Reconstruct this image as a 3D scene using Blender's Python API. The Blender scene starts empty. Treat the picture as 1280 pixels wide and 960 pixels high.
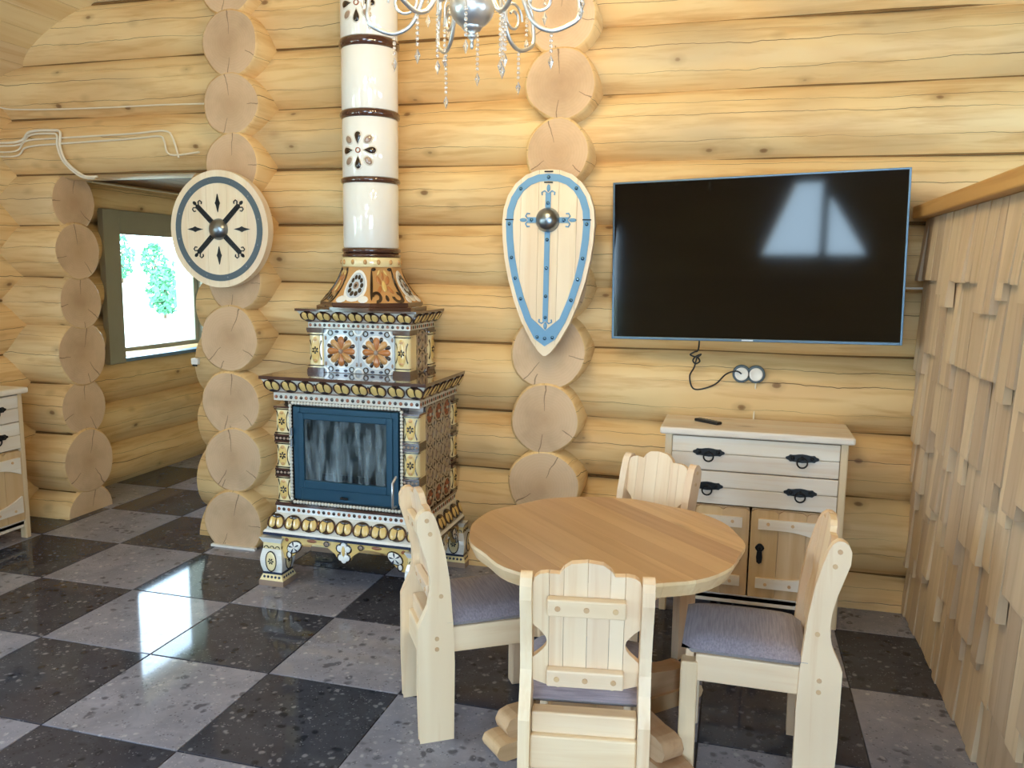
import bpy, bmesh, math, random
from mathutils import Vector, Matrix
random.seed(7)
PI = math.pi
R = math.radians
scene = bpy.context.scene
COL = scene.collection

# ------------------------------------------------------------------ camera
F_PX = 1024.227
PITCH, YAW, ROLL = 0.13802671, -0.26851497, 0.01308626
cam_pos = Vector((2.471078, -2.321047, 1.727306))
fw = Vector((math.sin(YAW)*math.cos(PITCH), math.cos(YAW)*math.cos(PITCH), -math.sin(PITCH)))
rt = Vector((math.cos(YAW), -math.sin(YAW), 0))
up = rt.cross(fw)
rt2 = rt*math.cos(ROLL) + up*math.sin(ROLL)
up2 = -rt*math.sin(ROLL) + up*math.cos(ROLL)
cam = bpy.data.cameras.new('camera')
cam.sensor_width = 36.0
cam.lens = F_PX/1280*36.0
cam.clip_start = 0.05
cam_ob = bpy.data.objects.new('camera', cam)
COL.objects.link(cam_ob)
M4 = Matrix.Identity(4)
for i in range(3):
    M4[i][0], M4[i][1], M4[i][2], M4[i][3] = rt2[i], up2[i], -fw[i], cam_pos[i]
cam_ob.matrix_world = M4
scene.camera = cam_ob

# ------------------------------------------------------------------ world, exposure
SKY = (0.66, 0.83, 1.0)
SKY_STRENGTH = 10.0
BULB_W = 6.0                                    # each of the chandelier's six bulbs
world = bpy.data.worlds.new('sky')
scene.world = world
world.use_nodes = True
wn = world.node_tree
bg = wn.nodes['Background']
bg.inputs[0].default_value = (*SKY, 1)
bg.inputs[1].default_value = SKY_STRENGTH
vs = scene.view_settings
vs.view_transform = 'Standard'
vs.look = 'None'
vs.exposure = 0.88
vs.gamma = 1.0
vs.use_curve_mapping = False

def portal(name, loc, normal, w, h):
    """daylight portal: tells the renderer where the sky comes in through a window"""
    l = bpy.data.lights.new(name, 'AREA')
    l.shape = 'RECTANGLE'
    l.size, l.size_y = w, h
    l.cycles.is_portal = True
    o = bpy.data.objects.new(name, l)
    COL.objects.link(o)
    o.location = loc
    n = Vector(normal)
    z = -n
    y = Vector((0, 0, 1))
    x = y.cross(z)
    m = Matrix.Identity(4)
    for i in range(3):
        m[i][0], m[i][1], m[i][2], m[i][3] = x[i], y[i], z[i], loc[i]
    o.matrix_world = m

# window openings out of the photograph's frame that light the room, several of them added for that
REAR_Y = -5.5
RIGHT_X = 5.6
LEFT_X = -2.42                                   # axis of the left log wall
LEFT_WIN = [(-4.4, -2.9), (-2.1, -0.6)]          # y ranges
LEFT_WIN_Z = (0.745, 2.145)
RIGHT_WIN = [(-4.2, -2.4), (-1.4, 0.4)]  # unseen windows added in the right wall for fill light
FILL_WIN_RIGHT_Z = (0.9, 2.2)
GABLE_A = (0.68, 2.06, 1.96, 2.98)               # x0 x1 z0 z1
FILL_GABLE = (0.4, 2.8, 3.25, 4.25)  # unseen high glazing added to let in more daylight
FILL_REAR_RIGHT = (2.95, 5.25, 0.15, 2.40)  # unseen rear opening added for frontal light on the log wall
FILL_REAR_LEFT = (-2.2, -1.42, 0.15, 2.40)  # another unseen rear opening added for frontal light
CORR_WIN = (3.10, 4.36, 0.99, 2.05)              # y0 y1 z0 z1
for y0, y1 in LEFT_WIN:
    portal('daylight_portal', (LEFT_X+0.02, (y0+y1)/2, sum(LEFT_WIN_Z)/2), (1, 0, 0), y1-y0, LEFT_WIN_Z[1]-LEFT_WIN_Z[0])
for y0, y1 in RIGHT_WIN:  # unseen windows added for fill light
    portal('daylight_portal', (RIGHT_X+0.03, (y0+y1)/2, sum(FILL_WIN_RIGHT_Z)/2), (-1, 0, 0), y1-y0, FILL_WIN_RIGHT_Z[1]-FILL_WIN_RIGHT_Z[0])
for g in (GABLE_A, FILL_GABLE, FILL_REAR_RIGHT, FILL_REAR_LEFT):
    portal('daylight_portal', ((g[0]+g[1])/2, REAR_Y-0.05, (g[2]+g[3])/2), (0, 1, 0), g[1]-g[0], g[3]-g[2])
portal('daylight_portal', (LEFT_X-0.12, (CORR_WIN[0]+CORR_WIN[1])/2, (CORR_WIN[2]+CORR_WIN[3])/2), (1, 0, 0), CORR_WIN[1]-CORR_WIN[0], CORR_WIN[3]-CORR_WIN[2])

# ------------------------------------------------------------------ mesh builder
class MB:
    def __init__(s):
        s.v, s.f, s.m, s.s = [], [], [], []
    def add(s, vs_, fs, m=0, smooth=False):
        b = len(s.v)
        s.v += [tuple(p) for p in vs_]
        for f in fs:
            s.f.append([b+i for i in f]); s.m.append(m); s.s.append(smooth)
        return s
    def box(s, x0, x1, y0, y1, z0, z1, m=0):
        v = [(x, y, z) for z in (z0, z1) for y in (y0, y1) for x in (x0, x1)]
        return s.add(v, [(0,2,3,1),(4,5,7,6),(0,1,5,4),(2,6,7,3),(0,4,6,2),(1,3,7,5)], m)
    def prism(s, poly, plane, d0, d1, m=0, smooth=False, scale1=1.0, c=(0, 0), mside=None):
        n = len(poly)
        def P(a, b, d):
            return {'xz': (a, d, b), 'yz': (d, a, b), 'xy': (a, b, d)}[plane]
        v = [P(a, b, d0) for a, b in poly] + [P(c[0]+(a-c[0])*scale1, c[1]+(b-c[1])*scale1, d1) for a, b in poly]
        s.add(v, [list(range(n))[::-1], list(range(n, 2*n))], m)
        return s.add(v, [(i, (i+1) % n, n+(i+1) % n, n+i) for i in range(n)], m if mside is None else mside, smooth)
    def lathe(s, prof, c=(0, 0, 0), n=24, m=0, smooth=True, cap=True, mats=None, ph=0.0):
        v = []
        for r, z in prof:
            for k in range(n):
                a = 2*PI*k/n+ph
                v.append((c[0]+r*math.cos(a), c[1]+r*math.sin(a), c[2]+z))
        for i in range(len(prof)-1):
            s.add([v[j*n+k] for j in (i, i+1) for k in range(n)], [(k, (k+1) % n, n+(k+1) % n, n+k) for k in range(n)], mats[i] if mats else m, smooth) if not smooth else None
        if smooth:
            b = len(s.v); s.v += v
            for i in range(len(prof)-1):
                for k in range(n):
                    s.f.append([b+i*n+k, b+i*n+(k+1) % n, b+(i+1)*n+(k+1) % n, b+(i+1)*n+k])
                    s.m.append(mats[i] if mats else m); s.s.append(True)
        if cap:
            s.add(v[:n], [list(range(n))[::-1]], mats[0] if mats else m)
            s.add(v[-n:], [list(range(n))], mats[-1] if mats else m)
        return s
    def tube(s, pts, r, n=8, m=0, closed=False):
        pts = [Vector(p) for p in pts]
        N = len(pts); v = []
        rr = r if isinstance(r, (list, tuple)) else [r]*N
        prev = None
        for i, p in enumerate(pts):
            a = pts[i-1] if (i or closed) else p
            b = pts[(i+1) % N] if (i < N-1 or closed) else p
            t = (b-a).normalized() if (b-a).length > 1e-9 else Vector((0, 0, 1))
            if prev is None:
                u = t.cross(Vector((0, 0, 1)))
                if u.length < 1e-3: u = t.cross(Vector((1, 0, 0)))
            else:
                u = prev - t*prev.dot(t)
                if u.length < 1e-6: u = t.orthogonal()
            u.normalize(); w = t.cross(u); prev = u
            for k in range(n):
                an = 2*PI*k/n
                v.append(p+(u*math.cos(an)+w*math.sin(an))*rr[i])
        fs = []
        for i in range(N if closed else N-1):
            j = (i+1) % N
            for k in range(n):
                fs.append((i*n+k, i*n+(k+1) % n, j*n+(k+1) % n, j*n+k))
        s.add(v, fs, m, True)
        if not closed:
            s.add(v[:n], [list(range(n))], m); s.add(v[-n:], [list(range(n))], m)
        return s
    def ball(s, c, rx, ry=None, rz=None, m=0, n=12, k=8):
        ry = ry or rx; rz = rz or rx
        v = [(c[0], c[1], c[2]-rz)]
        for i in range(1, k):
            a = -PI/2+PI*i/k
            for j in range(n):
                b = 2*PI*j/n
                v.append((c[0]+rx*math.cos(a)*math.cos(b), c[1]+ry*math.cos(a)*math.sin(b), c[2]+rz*math.sin(a)))
        v.append((c[0], c[1], c[2]+rz))
        fs = [(0, 1+(j+1) % n, 1+j) for j in range(n)]
        for i in range(k-2):
            for j in range(n):
                fs.append((1+i*n+j, 1+i*n+(j+1) % n, 1+(i+1)*n+(j+1) % n, 1+(i+1)*n+j))
        L = len(v)-1
        fs += [(L, 1+(k-2)*n+j, 1+(k-2)*n+(j+1) % n) for j in range(n)]
        return s.add(v, fs, m, True)
    # relief plates on the plane y = y, rising towards -y
    def ell(s, cx, cz, a, b, y=0.0, h=0.004, rot=0.0, m=0, n=12):
        v = []
        for q, hh in ((1.0, 0.0), (0.92, h*0.7), (0.6, h)):
            for k in range(n):
                t = 2*PI*k/n
                p, w = a*q*math.cos(t), b*q*math.sin(t)
                v.append((cx+p*math.cos(rot)-w*math.sin(rot), y-hh, cz+p*math.sin(rot)+w*math.cos(rot)))
        v.append((cx, y-h, cz))
        fs = [(i*n+k, i*n+(k+1) % n, (i+1)*n+(k+1) % n, (i+1)*n+k) for i in range(2) for k in range(n)]
        fs += [(2*n+k, 2*n+(k+1) % n, 3*n) for k in range(n)]
        return s.add(v, fs, m, True)
    def drop(s, cx, cz, L, w, rot, y=0.0, h=0.004, m=0, n=14):
        """petal with its point at (cx, cz), pointing outwards along rot"""
        pts = []
        for k in range(n):
            t = 2*PI*k/n
            u = 0.5-0.5*math.cos(t)
            q = w*math.sin(t)*(u**0.7)
            pts.append((u*L, q))
        c, sn = math.cos(rot), math.sin(rot)
        mid = (cx+0.62*L*c, cz+0.62*L*sn)
        v = [(cx+p*c-q*sn, y, cz+p*sn+q*c) for p, q in pts]
        v += [(mid[0]+(x-mid[0])*0.8, y-h*0.8, mid[1]+(z-mid[1])*0.8) for x, _, z in v]
        v.append((mid[0], y-h, mid[1]))
        fs = [(k, (k+1) % n, n+(k+1) % n, n+k) for k in range(n)] + [(n+k, n+(k+1) % n, 2*n) for k in range(n)]
        return s.add(v, fs, m, True)
    def ring(s, cx, cz, r0, r1, y=0.0, h=0.004, m=0, n=20, a0=0.0, a1=2*PI, sx=1.0, sz=1.0):
        full = abs(a1-a0-2*PI) < 1e-6
        N = n if full else n+1
        v = []
        for r, yy in ((r0, y), (r0, y-h), (r1, y-h), (r1, y)):
            for k in range(N):
                t = a0+(a1-a0)*k/n
                v.append((cx+r*math.cos(t)*sx, yy, cz+r*math.sin(t)*sz))
        fs = []
        for i in range(3):
            for k in range(n):
                k2 = (k+1) % N
                fs.append((i*N+k, i*N+k2, (i+1)*N+k2, (i+1)*N+k))
        return s.add(v, fs, m)
    def mesh(s, name, mats):
        me = bpy.data.meshes.new(name)
        me.from_pydata(s.v, [], s.f)
        for mt in (mats if isinstance(mats, (list, tuple)) else [mats]):
            me.materials.append(mt)
        me.polygons.foreach_set('material_index', s.m)
        me.polygons.foreach_set('use_smooth', s.s)
        bm = bmesh.new(); bm.from_mesh(me)
        bmesh.ops.recalc_face_normals(bm, faces=bm.faces)
        bm.to_mesh(me); bm.free()
        me.update()
        return me
    def build(s, name, mats, parent=None, loc=(0, 0, 0), rot=(0, 0, 0), bevel=0.0, seg=2):
        return link(name, s.mesh(name, mats), parent, loc, rot, bevel, seg)

def link(name, me, parent=None, loc=(0, 0, 0), rot=(0, 0, 0), bevel=0.0, seg=2):
    o = bpy.data.objects.new(name, me)
    COL.objects.link(o)
    o.location, o.rotation_euler = loc, rot
    if parent: o.parent = parent
    if bevel:
        b = o.modifiers.new('bevel', 'BEVEL')
        b.width, b.segments, b.limit_method, b.angle_limit = bevel, seg, 'ANGLE', R(35)
    return o

def tag(o, label=None, cat=None, group=None, kind=None):
    if label: o['label'] = label
    if cat: o['category'] = cat
    if group: o['group'] = group
    if kind: o['kind'] = kind
    return o

def empty(name, loc=(0, 0, 0), rz=0.0, label=None, cat=None, group=None, kind=None, rot=None):
    o = bpy.data.objects.new(name, None)
    COL.objects.link(o)
    o.location = loc
    o.rotation_euler = rot if rot else (0, 0, rz)
    o.empty_display_size = 0.05
    return tag(o, label, cat, group, kind)

def copy_tree(o, parent=None):
    c = o.copy(); COL.objects.link(c)
    if parent: c.parent = parent
    for ch in list(o.children):
        copy_tree(ch, c)
    return c

def clip(poly, a, b, c):
    """keep the part of a polygon with a*x + b*y <= c"""
    out = []
    for i, p in enumerate(poly):
        q = poly[(i+1) % len(poly)]
        dp, dq = a*p[0]+b*p[1]-c, a*q[0]+b*q[1]-c
        if dp <= 0: out.append(p)
        if dp*dq < 0:
            t = dp/(dp-dq)
            out.append((p[0]+(q[0]-p[0])*t, p[1]+(q[1]-p[1])*t))
    return out

# ------------------------------------------------------------------ materials
def lin(h):
    if isinstance(h, str):
        h = h.lstrip('#')
        c = [int(h[i:i+2], 16)/255 for i in (0, 2, 4)]
        return tuple((x/12.92 if x <= 0.04045 else ((x+0.055)/1.055)**2.4) for x in c)
    return h

class NT:
    def __init__(s, name):
        s.mat = bpy.data.materials.new(name)
        s.mat.use_nodes = True
        s.t = s.mat.node_tree
        s.b = s.t.nodes['Principled BSDF']
    def n(s, typ, **kw):
        nd = s.t.nodes.new(typ)
        for k, v in kw.items():
            if k.startswith('i_'): nd.inputs[int(k[2:])].default_value = v
            else: setattr(nd, k, v)
        return nd
    def l(s, a, b): s.t.links.new(a, b); return s
    def math(s, op, a, b=None, clamp=False):
        nd = s.n('ShaderNodeMath', operation=op, use_clamp=clamp)
        for i, x in enumerate((a, b)):
            if x is None: continue
            if isinstance(x, (int, float)): nd.inputs[i].default_value = x
            else: s.l(x, nd.inputs[i])
        return nd.outputs[0]
    def mix(s, f, a, b, blend='MIX'):
        nd = s.n('ShaderNodeMix', data_type='RGBA', blend_type=blend)
        for i, x in ((0, f), (6, a), (7, b)):
            if isinstance(x, (int, float)): nd.inputs[i].default_value = x
            elif isinstance(x, tuple): nd.inputs[i].default_value = (*x[:3], 1)
            else: s.l(x, nd.inputs[i])
        return nd.outputs[2]
    def ramp(s, f, stops, interp='LINEAR'):
        nd = s.n('ShaderNodeValToRGB')
        nd.color_ramp.interpolation = interp
        e = nd.color_ramp.elements
        while len(e) < len(stops): e.new(0.5)
        for q, (p, c) in zip(e, stops):
            q.position = p
            q.color = (*c, 1) if isinstance(c, tuple) else (c, c, c, 1)
        s.l(f, nd.inputs[0])
        return nd.outputs[0]
    def noise(s, vec, scale, detail=3, rough=0.55, dist=0.0):
        nd = s.n('ShaderNodeTexNoise')
        nd.inputs['Scale'].default_value = scale
        nd.inputs['Detail'].default_value = detail
        nd.inputs['Roughness'].default_value = rough
        nd.inputs['Distortion'].default_value = dist
        if vec is not None: s.l(vec, nd.inputs['Vector'])
        return nd.outputs[0]
    def coords(s, scale=(1, 1, 1), rnd=True):
        tc = s.n('ShaderNodeTexCoord')
        v = tc.outputs['Object']
        if rnd:
            oi = s.n('ShaderNodeObjectInfo')
            r = s.math('MULTIPLY', oi.outputs['Random'], 37.0)
            cb = s.n('ShaderNodeCombineXYZ')
            for i in range(3): s.l(r, cb.inputs[i])
            ad = s.n('ShaderNodeVectorMath', operation='ADD')
            s.l(v, ad.inputs[0]); s.l(cb.outputs[0], ad.inputs[1])
            v = ad.outputs[0]
        mp = s.n('ShaderNodeMapping')
        mp.inputs['Scale'].default_value = scale
        s.l(v, mp.inputs['Vector'])
        return mp.outputs[0]
    def bump(s, h, strength=0.2, dist=0.01):
        nd = s.n('ShaderNodeBump')
        nd.inputs['Strength'].default_value = strength
        nd.inputs['Distance'].default_value = dist
        s.l(h, nd.inputs['Height'])
        s.l(nd.outputs[0], s.b.inputs['Normal'])
    def base(s, c):
        if isinstance(c, tuple): s.b.inputs['Base Color'].default_value = (*c[:3], 1)
        else: s.l(c, s.b.inputs['Base Color'])
    def set(s, **kw):
        for k, v in kw.items(): s.b.inputs[k.replace('_', ' ')].default_value = v
        return s

def plain(name, c, rough=0.5, metal=0.0, coat=0.0, spec=0.5, vary=0.06):
    t = NT(name)
    c = lin(c)
    f = t.noise(t.coords((1, 1, 1)), 9.0, 2)
    t.base(t.mix(f, tuple(x*(1-vary) for x in c), tuple(min(1, x*(1+vary)) for x in c)))
    t.set(Roughness=rough, Metallic=metal)
    t.b.inputs['Coat Weight'].default_value = coat
    t.b.inputs['Specular IOR Level'].default_value = spec
    return t.mat

def wood(name, axis, light, dark, knot=0.5, rough=0.55, var=0.16, fine=26, knot_scale=2.6, tint=None):
    """sawn softwood with grain along the given object axis"""
    t = NT(name)
    light, dark = lin(light), lin(dark)
    sc = {'X': (0.05, 1, 1), 'Y': (1, 0.05, 1), 'Z': (1, 1, 0.05)}[axis]
    v = t.coords(sc)
    g = t.noise(v, fine, 4, 0.6, 0.4)
    g2 = t.noise(v, fine*0.28, 2, 0.5, 1.2)
    col = t.mix(t.ramp(g2, [(0.35, 0.0), (0.65, 1.0)]), light, tuple((a*0.55+b*0.45) for a, b in zip(light, dark)))
    col = t.mix(t.ramp(g, [(0.52, 0.0), (0.72, 0.55)]), col, dark)
    if knot:
        ks = {'X': (0.45, 1, 1), 'Y': (1, 0.45, 1), 'Z': (1, 1, 0.45)}[axis]
        kv = t.coords(ks)
        vo = t.n('ShaderNodeTexVoronoi', feature='F1')
        vo.inputs['Scale'].default_value = knot_scale
        t.l(kv, vo.inputs['Vector'])
        d = t.math('ADD', vo.outputs['Distance'], t.math('MULTIPLY', t.noise(kv, 14, 2), 0.05))
        k = t.ramp(d, [(0.06, 1.0), (0.085, 0.55), (0.16, 0.0)])
        col = t.mix(t.math('MULTIPLY', k, knot), col, tuple(x*0.42 for x in dark))
    oi = t.n('ShaderNodeObjectInfo')
    h = t.n('ShaderNodeHueSaturation')
    t.l(t.math('ADD', t.math('MULTIPLY', oi.outputs['Random'], var), 1-var*0.6), h.inputs['Value'])
    t.l(t.math('ADD', t.math('MULTIPLY', oi.outputs['Random'], 0.012), 0.494), h.inputs['Hue'])
    t.l(col, h.inputs['Color'])
    t.base(h.outputs[0])
    t.set(Roughness=rough)
    t.bump(g, 0.12, 0.004)
    return t.mat

def log_material(name, light, mid, dark):
    """debarked log: grain, long drying cracks and knots round a log lying along object x"""
    t = NT(name)
    light, mid, dark = lin(light), lin(mid), lin(dark)
    tc = t.n('ShaderNodeTexCoord')
    oi = t.n('ShaderNodeObjectInfo')
    sp = t.n('ShaderNodeSeparateXYZ')
    t.l(tc.outputs['Object'], sp.inputs[0])
    x, y, z = sp.outputs
    rnd = oi.outputs['Random']
    ang = t.math('ARCTAN2', z, t.math('MULTIPLY', y, -1.0))     # 0 towards -y (main wall faces), cracks stay near the faces
    v = t.coords((0.09, 1, 1))
    g = t.noise(v, 22, 4, 0.6, 0.5)
    g2 = t.noise(t.coords((0.25, 1, 1)), 3.2, 3, 0.55, 0.6)
    col = t.mix(t.ramp(g2, [(0.3, 0.0), (0.7, 1.0)]), light, mid)
    col = t.mix(t.ramp(g, [(0.48, 0.0), (0.72, 0.55)]), col, dark)
    # cool grey weathering stains
    st = t.noise(t.coords((0.35, 1, 1)), 1.7, 3, 0.6)
    col = t.mix(t.ramp(st, [(0.54, 0.0), (0.72, 0.42)]), col, lin('a0937a'))
    # cracks
    wob = t.noise(t.coords((1, 0.02, 0.02)), 2.2, 4, 0.6)
    fac = None
    for k, (a0, sp_, w) in enumerate(((0.16, 0.7, 0.011), (-0.42, 0.5, 0.008), (0.62, 0.45, 0.007), (2.95, 0.5, 0.010), (1.55, 0.5, 0.008))):
        r2 = t.math('FRACT', t.math('MULTIPLY', rnd, 7.31+k*3.7))
        centre = t.math('ADD', a0-0.5*sp_*0.6, t.math('MULTIPLY', r2, sp_*0.6))
        centre = t.math('ADD', centre, t.math('MULTIPLY', wob, 0.34))
        centre = t.math('SUBTRACT', centre, 0.17)
        d = t.math('ABSOLUTE', t.math('SUBTRACT', ang, centre))
        ww = t.math('MULTIPLY', t.noise(t.coords((0.9, 0.02, 0.02)), 1.1+k*0.3, 2), w*2.6)
        ww = t.math('MAXIMUM', t.math('SUBTRACT', ww, w*0.75), 0.0004)
        one = t.math('LESS_THAN', d, ww)
        fac = one if fac is None else t.math('MAXIMUM', fac, one)
    # knots
    cb = t.n('ShaderNodeCombineXYZ')
    t.l(t.math('ADD', t.math('MULTIPLY', x, 0.62), t.math('MULTIPLY', rnd, 31)), cb.inputs[0])
    t.l(t.math('MULTIPLY', ang, 0.19), cb.inputs[1])
    t.l(t.math('MULTIPLY', rnd, 17), cb.inputs[2])
    vo = t.n('ShaderNodeTexVoronoi', feature='F1')
    vo.inputs['Scale'].default_value = 6.0
    t.l(cb.outputs[0], vo.inputs['Vector'])
    d = t.math('ADD', vo.outputs['Distance'], t.math('MULTIPLY', t.noise(v, 40, 2), 0.06))
    kn = t.ramp(d, [(0.075, 1.0), (0.105, 0.75), (0.12, 0.30), (0.25, 0.0)])
    col = t.mix(t.math('MULTIPLY', kn, 0.8), col, lin('6b4423'))
    col = t.mix(t.math('MULTIPLY', fac, 0.85), col, lin('4f3213'))
    h = t.n('ShaderNodeHueSaturation')
    t.l(t.math('ADD', t.math('MULTIPLY', rnd, 0.12), 0.93), h.inputs['Value'])
    t.l(col, h.inputs['Color'])
    t.base(h.outputs[0])
    t.set(Roughness=0.5)
    t.b.inputs['Specular IOR Level'].default_value = 0.35
    hgt = t.math('SUBTRACT', t.math('MULTIPLY', g, 0.25), t.math('MULTIPLY', fac, 0.8))
    t.bump(hgt, 0.35, 0.006)
    return t.mat

def end_grain(name, light, dark):
    t = NT(name)
    light, dark = lin(light), lin(dark)
    tc = t.n('ShaderNodeTexCoord')
    sp = t.n('ShaderNodeSeparateXYZ')
    t.l(tc.outputs['Object'], sp.inputs[0])
    _, y, z = sp.outputs
    oi = t.n('ShaderNodeObjectInfo')
    nz = t.noise(t.coords((1, 1, 1)), 7, 3)
    r = t.math('SQRT', t.math('ADD', t.math('MULTIPLY', y, y), t.math('MULTIPLY', z, z)))
    rr = t.math('ADD', r, t.math('MULTIPLY', nz, 0.03))
    rings = t.math('SINE', t.math('MULTIPLY', rr, 420))
    col = t.mix(t.ramp(rr, [(0.0, 0.8), (0.12, 0.2), (0.19, 0.0)]), light, dark)
    col = t.mix(t.math('MULTIPLY', t.math('ADD', rings, 1.0), 0.07), col, dark)
    col = t.mix(t.ramp(t.noise(t.coords((1, 1, 1)), 3.5, 4, 0.6), [(0.45, 0.0), (0.75, 0.5)]), col, tuple(x*0.62 for x in dark))
    ang = t.math('ARCTAN2', y, z)
    fac = None
    for k, (a0, w) in enumerate(((0.0, 0.0035), (2.6, 0.003), (-1.9, 0.0025), (PI*0.98, 0.003))):
        c = t.math('ADD', a0, t.math('MULTIPLY', t.math('SUBTRACT', t.math('FRACT', t.math('MULTIPLY', oi.outputs['Random'], 5.3+2.1*k)), 0.5), 0.9))
        c = t.math('ADD', c, t.math('MULTIPLY', t.math('SUBTRACT', nz, 0.5), 0.35))
        d = t.math('MULTIPLY', t.math('ABSOLUTE', t.math('SUBTRACT', ang, c)), r)
        w_ = t.math('MULTIPLY', r, w*6)
        one = t.math('MULTIPLY', t.math('LESS_THAN', d, w_), t.math('GREATER_THAN', r, 0.05+0.03*k))
        fac = one if fac is None else t.math('MAXIMUM', fac, one)
    col = t.mix(t.math('MULTIPLY', fac, 0.7), col, lin('6a5038'))
    t.base(col)
    t.set(Roughness=0.75)
    t.bump(t.math('MULTIPLY', rings, 0.4), 0.1, 0.002)
    return t.mat

def stone(name, base, speck_l, speck_d):
    """polished terrazzo-like tile"""
    t = NT(name)
    base, speck_l, speck_d = lin(base), lin(speck_l), lin(speck_d)
    v = t.coords((1, 1, 1))
    n1 = t.noise(v, 5, 4, 0.65, 0.6)
    col = t.mix(t.ramp(n1, [(0.35, 0.0), (0.7, 1.0)]), tuple(x*0.82 for x in base), tuple(x*1.16 for x in base))
    for sc, thr, c, f in ((17, 0.22, speck_d, 0.75), (24, 0.18, speck_l, 0.65), (60, 0.17, speck_d, 0.6), (75, 0.15, speck_l, 0.6)):
        vo = t.n('ShaderNodeTexVoronoi', feature='F1')
        vo.inputs['Scale'].default_value = sc
        mpv = t.coords((1, 1, 1))
        dv = t.n('ShaderNodeVectorMath', operation='ADD')
        nz = t.n('ShaderNodeTexNoise'); nz.inputs['Scale'].default_value = sc*0.7
        t.l(mpv, nz.inputs['Vector'])
        ml = t.n('ShaderNodeVectorMath', operation='SCALE'); ml.inputs['Scale'].default_value = 0.9/sc
        t.l(nz.outputs[1], ml.inputs[0])
        t.l(mpv, dv.inputs[0]); t.l(ml.outputs[0], dv.inputs[1])
        t.l(dv.outputs[0], vo.inputs['Vector'])
        gate = t.ramp(t.noise(v, sc*0.35, 2), [(0.48, 0.0), (0.58, 1.0)])
        sp = t.math('MULTIPLY', t.ramp(vo.outputs['Distance'], [(thr, 1.0), (thr+0.13, 0.0)]), gate)
        col = t.mix(t.math('MULTIPLY', sp, f), col, c)
    t.base(col)
    t.set(Roughness=0.06)
    t.b.inputs['Specular IOR Level'].default_value = 0.22
    return t.mat

def glass(name, tint=(0.93, 0.98, 1.0)):
    t = NT(name)
    t.t.nodes.remove(t.b)
    out = [n for n in t.t.nodes if n.type == 'OUTPUT_MATERIAL'][0]
    tr = t.n('ShaderNodeBsdfTransparent'); tr.inputs[0].default_value = (*tint, 1)
    gl = t.n('ShaderNodeBsdfGlossy'); gl.inputs['Roughness'].default_value = 0.0
    lw = t.n('ShaderNodeLayerWeight'); lw.inputs[0].default_value = 0.5
    fr = t.math('ADD', t.math('MULTIPLY', t.math('POWER', lw.outputs['Facing'], 5.0), 0.9), 0.04)
    mx = t.n('ShaderNodeMixShader')
    t.l(fr, mx.inputs[0]); t.l(tr.outputs[0], mx.inputs[1]); t.l(gl.outputs[0], mx.inputs[2])
    t.l(mx.outputs[0], out.inputs[0])
    return t.mat

def fabric(name, a, b):
    t = NT(name)
    a, b = lin(a), lin(b)
    n1 = t.noise(t.coords((3, 60, 60)), 3.0, 3, 0.6)
    n2 = t.noise(t.coords((90, 90, 90)), 3.0, 2)
    col = t.mix(t.ramp(n1, [(0.35, 0.0), (0.65, 1.0)]), a, b)
    col = t.mix(t.math('MULTIPLY', n2, 0.5), col, tuple(x*0.55 for x in a))
    t.base(col)
    t.set(Roughness=0.95)
    t.b.inputs['Sheen Weight'].default_value = 0.2
    t.bump(n2, 0.4, 0.003)
    return t.mat

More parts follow.
